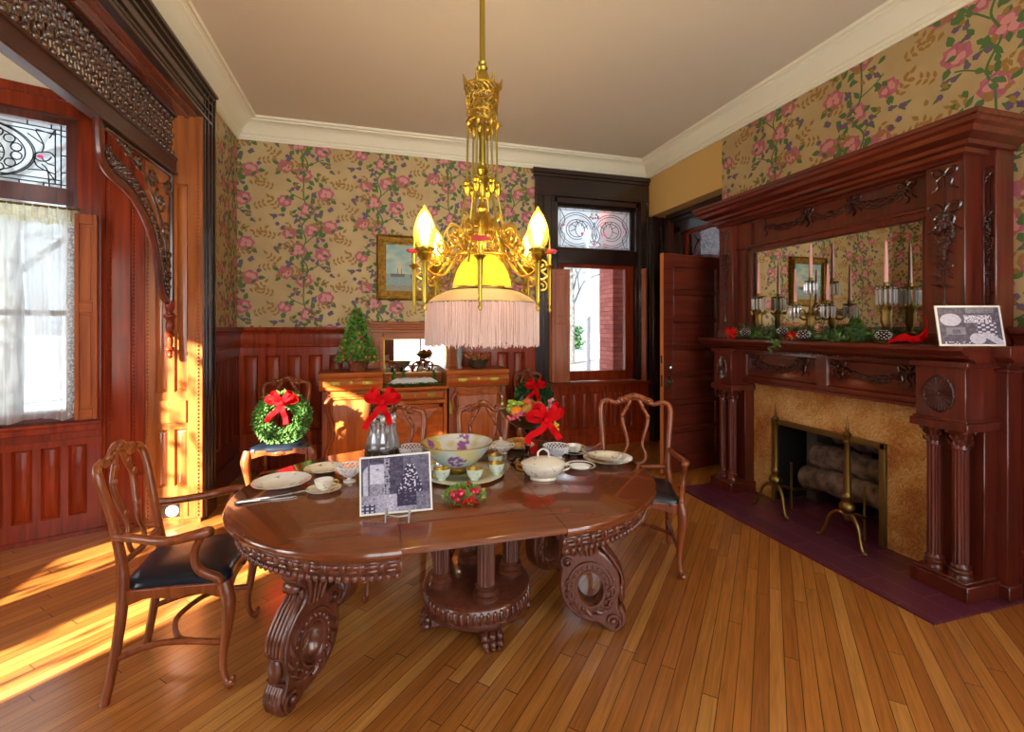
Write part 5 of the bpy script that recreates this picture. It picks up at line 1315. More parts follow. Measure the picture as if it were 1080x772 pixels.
# ================================================================= SIDEBOARD
sb = thing('sideboard', 'golden oak sideboard with two towers and a mirror back against the back wall', 'sideboard', (0, 0, 0))
YF = 4.95; YK = 5.385
def tower(x0, x1):
    c = MB(); c.box(x0+.02, x1-.02, YF+.03, YK, .10, .87); c.box(x0, x1, YF+.0, YK, .02, .10)
    c.build('tower_case', M['side_z'], sb, .004)
    c = MB(); pr = [(YF+.01,.862),(YF-.005,.868),(YF-.012,.885),(YF-.02,.90),(YF-.035,.925),(YF-.035,.955),(YF-.02,.985),(YF-.028,.995),(YF-.04,1.005),(YF-.045,1.02),(YF-.045,1.045),(YK,1.045),(YK,.862)]
    c.prism([(y, z) for y, z in pr], x0-.01, x1+.01, 'x'); c.build('tower_top', M['side'], sb, .003)
    c = MB(); c.prism([(YF-.030,.905),(YF-.045,.93),(YF-.045,.95),(YF-.030,.975),(YF-.01,.975),(YF-.01,.905)], x0+.03, x1-.03, 'x'); d = c.build('drawer', M['side'], sb, .003)
    for s in (.24,.76):
        k = MB(); x = lerp(x0, x1, s); k.box(x-.045, x+.045, YF-.050, YF-.044, .925, .958); k.tube(catmull([(x-.03,YF-.05,.945),(x-.02,YF-.065,.927),(x+.02,YF-.065,.927),(x+.03,YF-.05,.945)],5), .004, 6); k.build('drawer_pull', M['brass'], d, .002)
    k = MB(); x = (x0+x1)/2; k.prism([(x,.93),(x+.018,.948),(x,.966),(x-.018,.948)], YF-.052, YF-.046, 'y'); k.build('keyhole_plate', M['brass'], d)
    # door with bowed field and scroll stiles
    c = MB(); c.box(x0+.10, x1-.10, YF+.012, YF+.03, .13, .85)
    n = 10; w0, w1 = x0+.12, x1-.12; vs = []
    for j in range(n+1):
        z = lerp(.14, .76, j/n); o_ = .030*math.sin(PI*j/n)
        vs += [(w0, YF+.012-o_, z), (w1, YF+.012-o_, z)]
    c.add(vs, [(2*j, 2*j+1, 2*j+3, 2*j+2) for j in range(n)]+[tuple(2*j for j in range(n+1)), tuple(2*j+1 for j in range(n+1))])
    c.box(x0+.10, x1-.10, YF-.02, YF+.03, .80, .825); c.box(x0+.12, x1-.12, YF-.01, YF+.02, .775, .80)
    c.build('tower_door', M['side_z'], sb, .003)
    for s, xx in ((1, x0+.02), (-1, x1-.02)):
        k = MB(); P = catmull([(xx+s*.075,YF-.012,.80),(xx+s*.035,YF-.02,.74),(xx+s*.05,YF-.02,.66),(xx+s*.095,YF-.012,.55),(xx+s*.10,YF-.01,.40),(xx+s*.05,YF-.01,.28),(xx+s*.04,YF-.01,.13)], 6); k.tube(P, .020, 8); k.tube(spiral((xx+s*.07,.80), .03, .006, 0, 1.2, 16, 'xz', YF-.012), .008, 6)
        k.box(min(xx, xx+s*.05), max(xx, xx+s*.05), YF+.0, YF+.03, .10, .86); k.build('scroll_stile', M['chair'], sb, .002)
tower(-.545, .045); tower(.712, 1.375)
c = MB(); c.box(.045, .712, YF+.04, YK, .08, .84); c.box(.045, .712, YF-.0, YK, .02, .08); c.box(.045,.712,YF+.0,YF+.05,.70,.735); c.box(.045,.08,YF+.005,YF+.05,.08,.86); c.box(.677,.712,YF+.005,YF+.05,.08,.86)
c.build('centre_case', M['side_z'], sb, .003)
c = MB(); c.box(.03, .727, YF-.02, YK, .848, .877); c.box(.045, .712, YF-.005, YK, .838, .85); c.build('centre_top', M['side'], sb, .005)
c = MB(); c.prism([(YF+.02,.745),(YF-.008,.755),(YF-.012,.79),(YF-.008,.825),(YF+.02,.835)], .085, .672, 'x'); d = c.build('drawer', M['side'], sb, .003)
for x in (.21,.55):
    k = MB(); k.box(x-.045, x+.045, YF-.018, YF-.011, .775, .808); k.tube(catmull([(x-.03,YF-.018,.795),(x-.02,YF-.032,.777),(x+.02,YF-.032,.777),(x+.03,YF-.018,.795)],5), .004, 6); k.build('drawer_pull', M['brass'], d, .002)
k = MB(); k.prism([(.38,.775),(.395,.79),(.38,.805),(.365,.79)], YF-.02, YF-.012, 'y'); k.build('keyhole_plate', M['brass'], d)
c = MB(); x0, x1, z0, z1 = .095, .665, .13, .69
c.box(x0, x1, YF+.02, YF+.04, z0, z1)
for a, b, cc_, dd in ((x0,x0+.035,z0,z1),(x1-.035,x1,z0,z1),(x0,x1,z0,z0+.035),(x0,x1,z1-.035,z1)): c.box(a, b, YF+.005, YF+.03, cc_, dd)
i0, i1, j0, j1 = x0+.05, x1-.05, z0+.05, z1-.05; mx_, mz_ = (i0+i1)/2, (j0+j1)/2
c.add([(i0,YF+.02,j0),(i1,YF+.02,j0),(i1,YF+.02,j1),(i0,YF+.02,j1),(mx_,YF-.035,mz_)], [(0,1,4),(1,2,4),(2,3,4),(3,0,4)])
for a_, b_2 in ((i0,j0),(i1,j0),(i1,j1),(i0,j1)): c.bar((a_,YF+.016,b_2),(mx_,YF-.038,mz_), .006, 6)
c.build('centre_door', M['side'], sb, smooth=5)
k = MB(); k.box(.735,.765,YF-.01,YF-.004,.58,.72); k.build('hinge_plate', M['brass'], sb, .002)
# mirror back
c = MB(); c.box(-.10, .06, YK-.06, YK, 1.045, 1.46); c.box(.765, .92, YK-.06, YK, 1.045, 1.46); c.box(.02, .065, YK-.08, YK, .877, 1.40); c.box(.765,.81,YK-.08,YK,.877,1.40); c.box(.065,.765,YK-.075,YK,.877,.985); c.box(.065,.765,YK-.075,YK,1.37,1.46); c.box(.065,.765,YK-.015,YK,.95,1.4)
c.box(-.13, .95, YK-.09, YK, 1.44, 1.475); c.box(-.15, .97, YK-.12, YK, 1.475, 1.50); c.box(-.19, 1.01, YK-.17, YK, 1.53, 1.555); c.box(-.17, .99, YK-.14, YK, 1.50, 1.53)
c.build('mirror_back', M['side'], sb, .005)
c = MB(); c.box(.07, .76, YK-.045, YK-.04, .99, 1.37); mg = c.build('mirror_glass', M['mirror'], sb, smooth=0)
c = MB(); c.box(.065,.078,YK-.06,YK-.04,.985,1.375); c.box(.752,.765,YK-.06,YK-.04,.985,1.375); c.box(.065,.765,YK-.06,YK-.04,.982,.995); c.box(.065,.765,YK-.06,YK-.04,1.362,1.376); c.build('mirror_edge', M['gold'], mg)

# things on the sideboard
tr = thing('berry_tree', 'small cone-shaped green tree dotted with pink and gold berries in a pot', 'tree', (-.20, 5.12, 1.046))
c = MB(); c.lathe([(.075,0),(.085,.03),(.098,.085),(.102,.092),(.095,.10),(.08,.095),(0,.09)], n=24); c.build('plant_pot', mat('terracotta', '#9a5230', .7, col2='#7a3c22', scale=30), tr)
c = MB(); rd = random.Random(4); b = MB(); b2 = MB()
def conep(): 
    t = rd.random()**1.5; z = .10+t*.54; r = .195*(1-t)**.85*rd.uniform(.75,1.05); a = rd.random()*6.283; return Vector((r*math.cos(a), r*math.sin(a), z)), a
for k in range(2300):
    p, a = conep(); c.leaf(p*1, (math.cos(a), math.sin(a), rd.uniform(-.2,.9)), .042, .022)
c.lathe([(.11,.11),(.14,.16),(.02,.6)], n=16)
c.build('leaves', mat('bright box leaves', '#3f7a2c', .55, col2='#86b850', scale=30), tr, smooth=0)
for k in range(130):
    p, a = conep(); q = p*1.0; q.x *= 1.22; q.y *= 1.22; (b if k % 2 else b2).ball(q, .012, 7, 5)
b.build('pink_berries', mat('pink berries', '#d0406a', .4), tr); b2.build('gold_berries', mat('amber berries', '#d8923a', .4), tr)
sv = thing('snow_village', 'miniature snow village on cotton with a leafy green edge on the sideboard centre', 'decoration', (.37, 5.10, .878))
c = MB(); rd = random.Random(6); n = 30; vs = []
for j in range(9):
    for i in range(n+1): x = lerp(-.27,.27,i/n); y = lerp(-.09,.09,j/8); e = max(0, 1-(abs(x)/.28)**6)*max(0,1-(abs(y)/.095)**6); vs.append((x, y, .004+e*(.075+.012*NZ.noise(Vector((x*20,y*20,0))))))
c.add(vs, [(j*(n+1)+i, j*(n+1)+i+1, (j+1)*(n+1)+i+1, (j+1)*(n+1)+i) for j in range(8) for i in range(n)]); c.build('cotton_snow', M['snow'], sv, smooth=80)
c = MB()
for k in range(420):
    x = rd.uniform(-.29,.29); c.leaf((x, -.10+rd.uniform(-.015,.02), rd.uniform(.0,.03)), (rd.uniform(-1,1),-.8,rd.uniform(0,1)), .026, .013)
c.build('leaf_edging', M['pine'], sv, smooth=0)
c = MB()
for x, y in ((-.20,.0),(-.1,.04),(.22,.02)):
    c.lathe([(.008,.03),(.04,.05),(.012,.09),(.03,.09),(.008,.13),(.02,.13),(0,.17)], (x, y, 0), 10)
c.build('miniature_firs', M['pined'], sv)
c = MB()
for x, y in ((-.24,-.03),(-.14,-.03),(.0,.0),(.02,-.02),(.06,-.02),(.14,-.03)):
    c.lathe([(.010,.04),(.012,.06),(.007,.075),(.009,.085),(0,.095)], (x, y, 0), 8)
c.build('miniature_figures', mat('painted figures', '#b8322a', .5, col2='#d8a040', scale=60), sv)
va = thing('glass_vase', 'slim clear glass vase on the right sideboard tower', 'vase', (.87, 5.12, 1.046))
c = MB(); c.lathe([(.040,0),(.042,.006),(.02,.02),(.026,.06),(.040,.14),(.036,.20),(.046,.25),(.044,.25),(.034,.20),(.037,.14),(.02,.06),(0,.03)], n=20, cap=False); c.build('vase_body', M['crystal'], va)
og = thing('centerpiece_basket', 'dark basket with red holiday picks on the right sideboard tower', 'decoration', (1.09, 5.14, 1.046))
c = MB(); c.lathe([(.07,0),(.10,.05),(.12,.09),(.10,.085),(0,.07)], n=20, lobes=9, lob=.05); c.build('basket', mat('dark woven basket', '#5a4a34', .7, col2='#2c2418', scale=60), og)
c = MB(); rd = random.Random(8)
for k in range(60): a = rd.random()*6.28; c.leaf((.05*math.cos(a),.05*math.sin(a),.08), (math.cos(a)*.7, math.sin(a)*.7, rd.uniform(.4,1.2)), rd.uniform(.08,.18), .022)
c.build('red_picks', mat('dark red picks', '#9a1c24', .5, col2='#c8a060', scale=30), og, smooth=0)

# painting
pa = thing('framed_painting', 'gilt-framed seascape painting on the wallpaper above the sideboard', 'painting', (.335, 5.40, 2.17))
c = MB(); FWd, FH = .345, .365
for w0, w1, d0 in ((0,.022,.045),(.022,.05,.025),(.05,.078,.05),(.078,.105,.02)):
    a0, a1 = FWd-w0, FWd-w1; h0, h1 = FH-w0, FH-w1; y = .045-d0
    vs = [(-a0,y,-h0),(a0,y,-h0),(a0,y,h0),(-a0,y,h0),(-a1,y,-h1),(a1,y,-h1),(a1,y,h1),(-a1,y,h1)]+[(x_,.045,z_) for x_, z_ in ((-a0,-h0),(a0,-h0),(a0,h0),(-a0,h0))]+[(x_,.045,z_) for x_, z_ in ((-a1,-h1),(a1,-h1),(a1,h1),(-a1,h1))]
    fs = []
    for k in range(4): k2 = (k+1) % 4; fs += [(k,k2,k2+4,k+4),(k,k2,8+k2,8+k),(4+k,4+k2,12+k2,12+k)]
    c.add(vs, fs)
for k in range(44):
    for sx_ in (-1,1): c.ball((sx_*(FWd-.011), -.002, -FH+.02+k*(2*FH-.04)/43), (.011,.010,.009), 7, 4)
    for sz in (-1,1): c.ball((-FWd+.02+k*(2*FWd-.04)/43, -.002, sz*(FH-.011)), (.009,.010,.011), 7, 4)
c.build('gilt_frame', mat('old gilt frame', '#94702a', .42, metal=.85, bump=.8, bscale=55, col2='#6a4818', scale=30), pa, smooth=30)
def sea(u, v):
    n = NZ.noise(Vector((u*5, v*9, 1)))*.5+.5; n2 = NZ.noise(Vector((u*22, v*30, 4)))*.5+.5
    sky1, sky2 = Vector((.20,.42,.44)), Vector((.62,.60,.40)); w = Vector((.13,.24,.26))
    c = sky1.lerp(sky2, max(0, min(1, n*1.3-.35+.4*(.8-v))))
    if v < .38: c = w.lerp(Vector((.32,.42,.38)), n2*.7)
    if v < .12: c = Vector((.12,.13,.10)).lerp(Vector((.3,.3,.2)), n2)
    if .10 < u < .42 and .30 < v < .37: c = Vector((.08,.07,.06))
    if .12 < u < .40 and .37 < v < .50 and abs(math.sin(u*36)) < .25: c = Vector((.12,.10,.08))
    if .55 < u < .85 and .28 < v < .36: c = Vector((.10,.08,.07))
    if .60 < u < .82 and .36 < v < .66 and (v-.36) < 1.6*(u-.60)+.05: c = Vector((.52,.46,.34))
    return c
mb, cols = tone_print(lambda u, v: (-FWd+.10+u*2*(FWd-.10), .028, -FH+.10+v*2*(FH-.10)), 60, 60, sea)
print_obj('canvas', pa, mb, cols, vcol('painted canvas', .4))
# ================================================================= CHANDELIER
CX, CYY = .530, 2.40
ch = thing('chandelier', 'ornate brass chandelier with flame glass shades and fringed pink silk shade over the table', 'chandelier', (CX, CYY, 0), R(-16.1))
BR, GD = M['brass'], M['gold']
M['shade_glass'] = None
def lamp_glass():
    m = bpy.data.materials.new('amber ribbed glass'); m.use_nodes = True; nt = m.node_tree; nt.nodes.clear(); N = nt.nodes.new; L = nt.links.new
    out = N('ShaderNodeOutputMaterial'); tr = N('ShaderNodeBsdfTransparent'); tr.inputs[0].default_value = (1,.84,.42,1)
    tl = N('ShaderNodeBsdfTranslucent'); tl.inputs[0].default_value = (1,.60,.08,1); em = N('ShaderNodeEmission'); em.inputs[0].default_value = (1,.62,.10,1); em.inputs[1].default_value = .07
    m1 = N('ShaderNodeMixShader'); m1.inputs[0].default_value = .12; L(tr.outputs[0], m1.inputs[1]); L(tl.outputs[0], m1.inputs[2])
    ad = N('ShaderNodeAddShader'); L(m1.outputs[0], ad.inputs[0]); L(em.outputs[0], ad.inputs[1])
    gl = N('ShaderNodeBsdfGlossy'); gl.inputs['Roughness'].default_value = .1; m2 = N('ShaderNodeMixShader'); m2.inputs[0].default_value = .1; L(ad.outputs[0], m2.inputs[1]); L(gl.outputs[0], m2.inputs[2]); L(m2.outputs[0], out.inputs[0]); return m
SG = lamp_glass(); BULB = mat('lit bulb', (1,.86,.55), .4, emit=1.7)
c = MB(); c.bar((0,0,2.86),(0,0,3.60), .015, 12); c.lathe([(.015,3.54),(.03,3.56),(.07,3.60),(.09,3.64)], n=24); c.lathe([(.015,2.90),(.022,2.89),(.018,2.875),(.030,2.86),(.022,2.845),(.035,2.82),(.045,2.79),(.05,2.76)], n=20); c.build('ceiling_rod', BR, ch)
# pierced crown
c = MB()
for z, r in ((2.755,.092),(2.62,.078),(2.575,.076)): c.tube([(r*math.cos(R(i*15)), r*math.sin(R(i*15)), z) for i in range(24)], .006, 6, True)
for k in range(20):
    a = R(k*360/20); cs, sn = math.cos(a), math.sin(a)
    c.tube([( (.088-.002*i)*math.cos(a+.30*math.sin(i*2.3)), (.088-.002*i)*math.sin(a+.30*math.sin(i*2.3)), 2.76-.021*i) for i in range(10)], .0055, 5)
    c.tube([( (.088-.002*i)*math.cos(a-.30*math.sin(i*2.3+1)), (.088-.002*i)*math.sin(a-.30*math.sin(i*2.3+1)), 2.75-.020*i) for i in range(10)], .0050, 5)
for k in range(7):
    a = R(k*360/7); c.tube([(.092*math.cos(a), .092*math.sin(a), 2.75),(.096*math.cos(a), .096*math.sin(a), 2.775),(.106*math.cos(a), .106*math.sin(a), 2.805)], [.010,.008,.002], 6)
    c.tube(spiral((.078,2.555), .022, .005, 0, 1.2, 12, 'xz', 0), .005, 5) if k == 0 else None
    c.ball((.078*math.cos(a), .078*math.sin(a), 2.56), (.014,.014,.022), 8, 5); c.ball((.05*math.cos(a), .05*math.sin(a), 2.53), (.012,.012,.025), 8, 5)
c.build('pierced_crown', GD, ch)
c = MB(); c.lathe([(.010,2.30),(.016,2.34),(.018,2.38),(.014,2.56)], n=14); c.lathe([(.0,2.16),(.018,2.18),(.016,2.24),(.03,2.26),(.040,2.28),(.022,2.30),(.034,2.32),(.030,2.335),(.012,2.35)], n=18); c.lathe([(.016,1.86),(.020,1.95),(.014,2.0),(.014,2.20)], n=14); c.build('centre_stem', BR, ch)
# hanging rods and joint cups
NR = 6
for k in range(NR):
    a = R(12+k*60); cs, sn = math.cos(a), math.sin(a)
    c = MB(); c.bar((.074*cs,.074*sn,2.58),(.082*cs,.082*sn,2.24), .0055, 6); c.lathe([(.006,2.19),(.014,2.20),(.022,2.225),(.014,2.24),(.020,2.25),(.010,2.27)], (.082*cs,.082*sn,0), 12)
    for q in range(5): c.ball((.082*cs+.022*math.cos(q*1.26), .082*sn+.022*math.sin(q*1.26), 2.232), .008, 6, 4)
    c.tube([(.082*cs,.082*sn,2.20),(.12*cs,.12*sn,2.0),(.185*cs,.185*sn,1.82)], .0055, 6); c.build('hanging_rod', BR, ch)
# scroll body
c = MB()
c.tube([(.17*math.cos(R(i*12)), .17*math.sin(R(i*12)), 1.865) for i in range(30)], .007, 6, True)
c.tube([(.12*math.cos(R(i*12)), .12*math.sin(R(i*12)), 1.93) for i in range(30)], .006, 6, True)
for k in range(8):
    a = R(k*45+22); Mx = Matrix.Rotation(a, 4, 'Z'); c.M = Mx
    c.tube(spiral((.145,1.985), .052, .010, -1.6, 1.5, 24, 'xz', 0), .0065, 6); c.tube(spiral((.075,2.0), .040, .008, 3.4, -1.4, 20, 'xz', 0), .006, 6)
    c.tube([Vector((p.x, 0, p.z)) for p in catmull([(.03,0,2.10),(.06,0,2.05),(.10,0,2.08),(.12,0,2.02),(.17,0,2.03),(.21,0,1.95),(.19,0,1.88)], 6)], .0055, 6)
    c.tube(spiral((.215,1.90), .042, .008, 1.2, 1.4, 22, 'xz', 0), .006, 6); c.ball((.145,0,1.985), .013, 8, 5)
    for q in range(4): c.leaf((.10+.04*q, 0, 1.90+.02*math.sin(q*2)), (.5, .3*(-1)**q, .9), .05, .024)
    c.tube(spiral((.10,1.90), .028, .006, 0, 1.3, 16, 'xz', .02), .005, 5)
c.M = Matrix(); c.lathe([(.03,2.02),(.045,2.04),(.035,2.07),(.02,2.10),(.028,2.12),(.012,2.16)], n=16); c.build('scroll_body', GD, ch)
def arm_base(ang, r, top):
    c = MB(); c.M = Matrix.Rotation(R(ang), 4, 'Z')
    c.tube(catmull([(.15,0,1.90),(.20,0,1.82),(.26,0,1.755),(.32,0,1.75),(r,0,1.78)], 7), .0075, 7)
    c.tube(catmull([(.13,0,1.95),(.19,0,1.90),(r-.05,0,1.80),(r,0,1.76)], 7), .006, 6)
    c.tube(spiral((r-.045,1.83), .036, .007, -2.0, 1.4, 20, 'xz', 0), .0055, 6); c.tube(spiral((r-.04,1.715), .030, .006, 1.4, -1.3, 18, 'xz', 0), .0055, 6)
    c.tube(spiral((.24,1.84), .030, .006, 0.6, 1.4, 18, 'xz', 0), .005, 6)
    return c
for k in range(4):
    a = 48+90*k+[0,0,0,0][k]; r = .375
    c = arm_base(a, r, 1.86); arm = c.build('lamp_arm', GD, ch)
    c = MB(); c.M = Matrix.Rotation(R(a), 4, 'Z'); c.lathe([(.0,1.575),(.008,1.58),(.011,1.592),(.006,1.603),(.010,1.615),(.012,1.63),(.008,1.64),(.011,1.65),(.015,1.80),(.018,1.805),(.014,1.812),(.028,1.825),(.036,1.84),(.028,1.85),(.036,1.857),(.038,1.870),(.030,1.876)], (r,0,0), 18)
    for q in range(8): c.ball((r+.038*math.cos(q*.785), .038*math.sin(q*.785), 1.865), .010, 7, 4)
    c.build('lamp_socket', BR, arm)
    c = MB(); c.M = Matrix.Rotation(R(a), 4, 'Z'); c.lathe([(0.030,1.874),(0.042,1.892),(0.052,1.922),(0.052,1.949),(0.044,1.984),(0.028,2.024),(0.010,2.054),(0.002,2.070)], (r,0,0), 48, flute=12, depth=.06, cap=False); c.build('flame_shade', SG, arm)
    c = MB(); c.M = Matrix.Rotation(R(a), 4, 'Z'); c.lathe([(0,1.875),(.018,1.893),(.026,1.918),(.020,1.945),(0,1.96)], (r,0,0), 14); c.build('bulb', BULB, arm)
    pl = bpy.data.lights.new('lamp_light', 'POINT'); po_ = bpy.data.objects.new('lamp_light', pl); COL.objects.link(po_); po_.parent = ch
    pl.energy = LAMP; pl.color = (1,.80,.50); pl.shadow_soft_size = .05; po_.location = (r*math.cos(R(a)), r*math.sin(R(a)), 1.985)
for k in range(4):
    a = 2+90*k; r = .355
    c = arm_base(a, r, 1.80); arm = c.build('candle_arm', GD, ch)
    c = MB(); c.M = Matrix.Rotation(R(a), 4, 'Z'); c.lathe([(.0,1.575),(.008,1.58),(.010,1.592),(.005,1.603),(.009,1.615),(.010,1.63),(.006,1.64),(.009,1.65),(.013,1.80),(.018,1.81),(.030,1.822),(.012,1.83),(.010,1.86),(.014,1.875),(.010,1.89)], (r,0,0), 16); c.bar((r,0,1.90),(r,0,1.985), .005, 8, .002); c.build('candle_tube', BR, arm)
    c = MB(); c.M = Matrix.Rotation(R(a), 4, 'Z'); c.lathe([(.010,1.885),(.034,1.893),(.040,1.902),(.034,1.906),(.010,1.902)], (r,0,0), 20, lobes=8, lob=.08); c.build('drip_cup', mat('pink glass cup', '#d8485a', .2, coat=.5) if 'pink glass cup' not in bpy.data.materials else bpy.data.materials['pink glass cup'], arm)
# silk dome + brim + fringe
def silk(name, c1, c2, glow, ribs=60):
    m = bpy.data.materials.new(name); m.use_nodes = True; nt = m.node_tree; nt.nodes.clear(); N = nt.nodes.new; L = nt.links.new
    out = N('ShaderNodeOutputMaterial'); df = N('ShaderNodeBsdfDiffuse'); tl = N('ShaderNodeBsdfTranslucent'); df.inputs[0].default_value = c4(c1); tl.inputs[0].default_value = c4(c2)
    mx = N('ShaderNodeMixShader'); mx.inputs[0].default_value = glow; L(df.outputs[0], mx.inputs[1]); L(tl.outputs[0], mx.inputs[2]); L(mx.outputs[0], out.inputs[0]); return m
c = MB(); c.lathe([(.040,1.885),(.075,1.87),(.110,1.835),(.135,1.79),(.150,1.74),(.156,1.70)], n=180, flute=60, depth=.07, cap=False); c.build('dome_shade', silk('gold pleated silk', (.80,.55,.10), (.95,.62,.06), .6), ch, smooth=60)
c = MB(); c.lathe([(.158,1.708),(.162,1.70),(.162,1.688),(.155,1.685)], n=60, cap=False); c.tube([(.161*math.cos(R(i*6)), .161*math.sin(R(i*6)), 1.697) for i in range(60)], .006, 6, True)
c.tube([(.292*math.cos(R(i*6)), .292*math.sin(R(i*6)), 1.622) for i in range(60)], .004, 6, True); c.build('shade_wire', M['oldbrass'], ch)
c = MB(); c.lathe([(.160,1.692),(.20,1.68),(.25,1.655),(.292,1.622)], n=120, flute=60, depth=.012, cap=False); c.build('brim_shade', silk('tan silk', (.62,.46,.27), (.8,.55,.3), .15), ch, smooth=60)
c = MB(); rd = random.Random(9); n = 380
for k in range(n):
    a = 2*PI*(k+.5*rd.random())/n; r = .293+rd.uniform(-.004,.004); zb = 1.405+rd.uniform(-.008,.012); wv = rd.uniform(-.003,.003)
    x, y = r*math.cos(a), r*math.sin(a); tx, ty = -math.sin(a), math.cos(a)
    c.tube([(x,y,1.622),(x+wv*tx,y+wv*ty,1.52),(x+tx*rd.uniform(-.005,.005),y+ty*rd.uniform(-.005,.005),zb+.014),(x+tx*rd.uniform(-.006,.006)+.002*math.cos(a),y+ty*rd.uniform(-.006,.006),zb)], [.0032,.0033,.0038,.0016], 4)
    c.ball((x,y,zb+.016), .0042, 5, 3)
c.build('silk_fringe', silk('pink silk fringe', (.90,.74,.66), (1,.66,.48), .35), ch, smooth=60)
c = MB(); c.lathe([(0,1.632),(.15,1.632),(.15,1.636),(0,1.636)], n=48); c.build('added_diffuser', silk('diffuser silk', (.8,.7,.5), (.5,.38,.2), .5), ch)  # unseen disc added to soften the bulb's reflection on the table
c = MB(); c.lathe([(0,1.70),(.03,1.72),(.04,1.76),(.02,1.80),(.015,1.86)], n=14); c.build('bulb', BULB, ch)
for z, e in ((1.70, LAMP*.38),):
    pl = bpy.data.lights.new('shade_light', 'POINT'); po_ = bpy.data.objects.new('shade_light', pl); COL.objects.link(po_); po_.parent = ch; pl.energy = e; pl.color = (1,.72,.40); pl.shadow_soft_size = .08; pl.specular_factor = 0; po_.location = (0,0,z)
# ================================================================= ON THE TABLE
TZ = ZT+.0005
def plate(name, label, x, y, r, m_=None, z=TZ, lobes=8, group=None, rim=True, oval=1.0, rz=0, h=.02, cat='plate'):
    t = thing(name, label, cat, (x, y, z), rz, group); c = MB()
    c.lathe([(r*.5,0),(r*.55,.001),(r*.6,.006),(r*.98,h),(r,h+.001),(r*.985,h+.003),(r*.62,.010),(r*.58,.006),(0,.006)], n=64, lobes=lobes, lob=.02, sy=oval); c.build('plate_body', m_ or M['chinaf'], t, smooth=50)
    c = MB(); P = [(r*.985*(1+.02*abs(math.sin(lobes*a/2)))*math.cos(a), oval*r*.985*(1+.02*abs(math.sin(lobes*a/2)))*math.sin(a), h+.002) for a in [2*PI*i/64 for i in range(64)]]
    c.tube(P, .0012, 4, True); c.build('gilt_rim', M['gold'], t); return t
PAT = mat('china with pale sprigs', '#e8e9e6', .12, coat=.7, col2='#a8b4b0', scale=30, thr=(.62,.72))
plate('dinner_plate', 'larger scalloped white plate at the left end of the table', -.435, 2.425, .128, PAT, lobes=12, h=.024)
plate('side_plate', 'floral plate behind the teacup on the left half of the table', -.265, 2.60, .098, M['chinaf'], lobes=10)
def cup(par, x, y, z, r=.042, h=.05, m_=None, inner=None, ha=0):
    c = MB(); c.lathe([(0,0),(r*.48,0),(r*.50,.005),(r*.46,.009),(r*.74,h*.26),(r*.92,h*.55),(r*.98,h*.85),(r,h),(r*.96,h)], (x, y, z), 28, cap=False); o = c.build('cup_body', m_ or M['chinaf'], par)
    c = MB(); c.lathe([(r*.96,h),(r*.93,h*.8),(r*.84,h*.52),(r*.62,h*.30),(0,h*.2)], (x, y, z), 28, cap=False); c.build('cup_lining', inner or M['china'], o)
    c = MB(); a, s = math.cos(ha), math.sin(ha); c.tube([(x+a*q, y+s*q, z+zz) for q, zz in [tuple(v[:2]) for v in catmull([(r*.9,h*.82,0),(r*1.3,h*.9,0),(r*1.5,h*.62,0),(r*1.15,h*.36,0),(r*.72,h*.34,0)], 5)]], .003, 6); c.build('cup_handle', M['gold'], o); return o
def cupset(label, x, y, r=.072, group='teacups on saucers', inner=None, m_=None, ha=0, cr=.042):
    t = thing('teacup_and_saucer', label, 'teacup', (x, y, TZ), 0, group); c = MB()
    c.lathe([(r*.45,0),(r*.5,.003),(r*.96,.014),(r,.016),(r*.97,.017),(r*.55,.007),(0,.007)], n=48, lobes=8, lob=.02); c.build('saucer', m_ or M['chinaf'], t); cup(t, 0, 0, .008, cr, .046, m_, inner, ha); return t
cupset('floral teacup on its saucer between the two left plates and the photo card', -.235, 2.285, .075)
def flatware(name, label, x, y, rz, kind):
    t = thing(name, label, kind, (x, y, TZ+.004), rz, 'silver cutlery by the left plate'); c = MB()
    c.tube(catmull([(-.12,0,0),(-.08,0,.001),(-.03,0,0)], 5), lerps([.009,.008,.005], 11), 8, flat=1.0); c.ball((-.118,0,0), (.012,.010,.006)); c.build('handle', M['steel'], t)
    c = MB()
    if kind == 'knife': c.prism([(-.03,-.006),(.09,-.009),(.115,-.002),(.11,.006),(-.03,.006)], -.001, .001, 'z')
    else:
        c.tube([(-.03,0,0),(.04,0,.003),(.06,0,.004)], [.004,.003,.006], 6); c.ball((.072,0,.003), (.016,.012,.004))
        for q in (-.009,-.003,.003,.009): c.tube([(.08,q,.004),(.115,q,.006)], .0016, 4)
    c.build('blade' if kind == 'knife' else 'tines', M['steel'], t)
flatware('table_knife', 'silver knife lying along the near side of the left plate', -.455, 2.235, R(4), 'knife'); flatware('table_fork', 'silver fork beside the knife near the left plate', -.425, 2.262, R(12), 'fork')
def openwork(par, r, h, z0, m_, n=16):
    c = MB(); 
    for sg in (1,-1):
        for k in range(n):
            a0 = 2*PI*k/n; P = []
            for i in range(9):
                t = i/8; a = a0+sg*t*.9; q = r*(.35+.65*math.sin(t*PI/2)); P.append((q*math.cos(a), q*math.sin(a), z0+h*t))
            c.tube(P, .0028, 5)
    c.tube([(r*math.cos(2*PI*i/40), r*math.sin(2*PI*i/40), z0+h) for i in range(40)], .0038, 6, True); c.lathe([(0,z0-.004),(r*.4,z0),(r*.42,z0+.006),(0,z0+.004)], n=24); return c
t = thing('openwork_compote', 'small white openwork footed bowl beside the photo card', 'bowl', (-.130, 2.40, TZ)); openwork(t, .060, .050, .026, M['lace']).build('openwork_bowl', M['lace'], t)
c = MB(); c.lathe([(.030,0),(.030,.004),(.012,.010),(.010,.02),(.024,.026)], n=24); c.build('bowl_foot', M['china'], t)
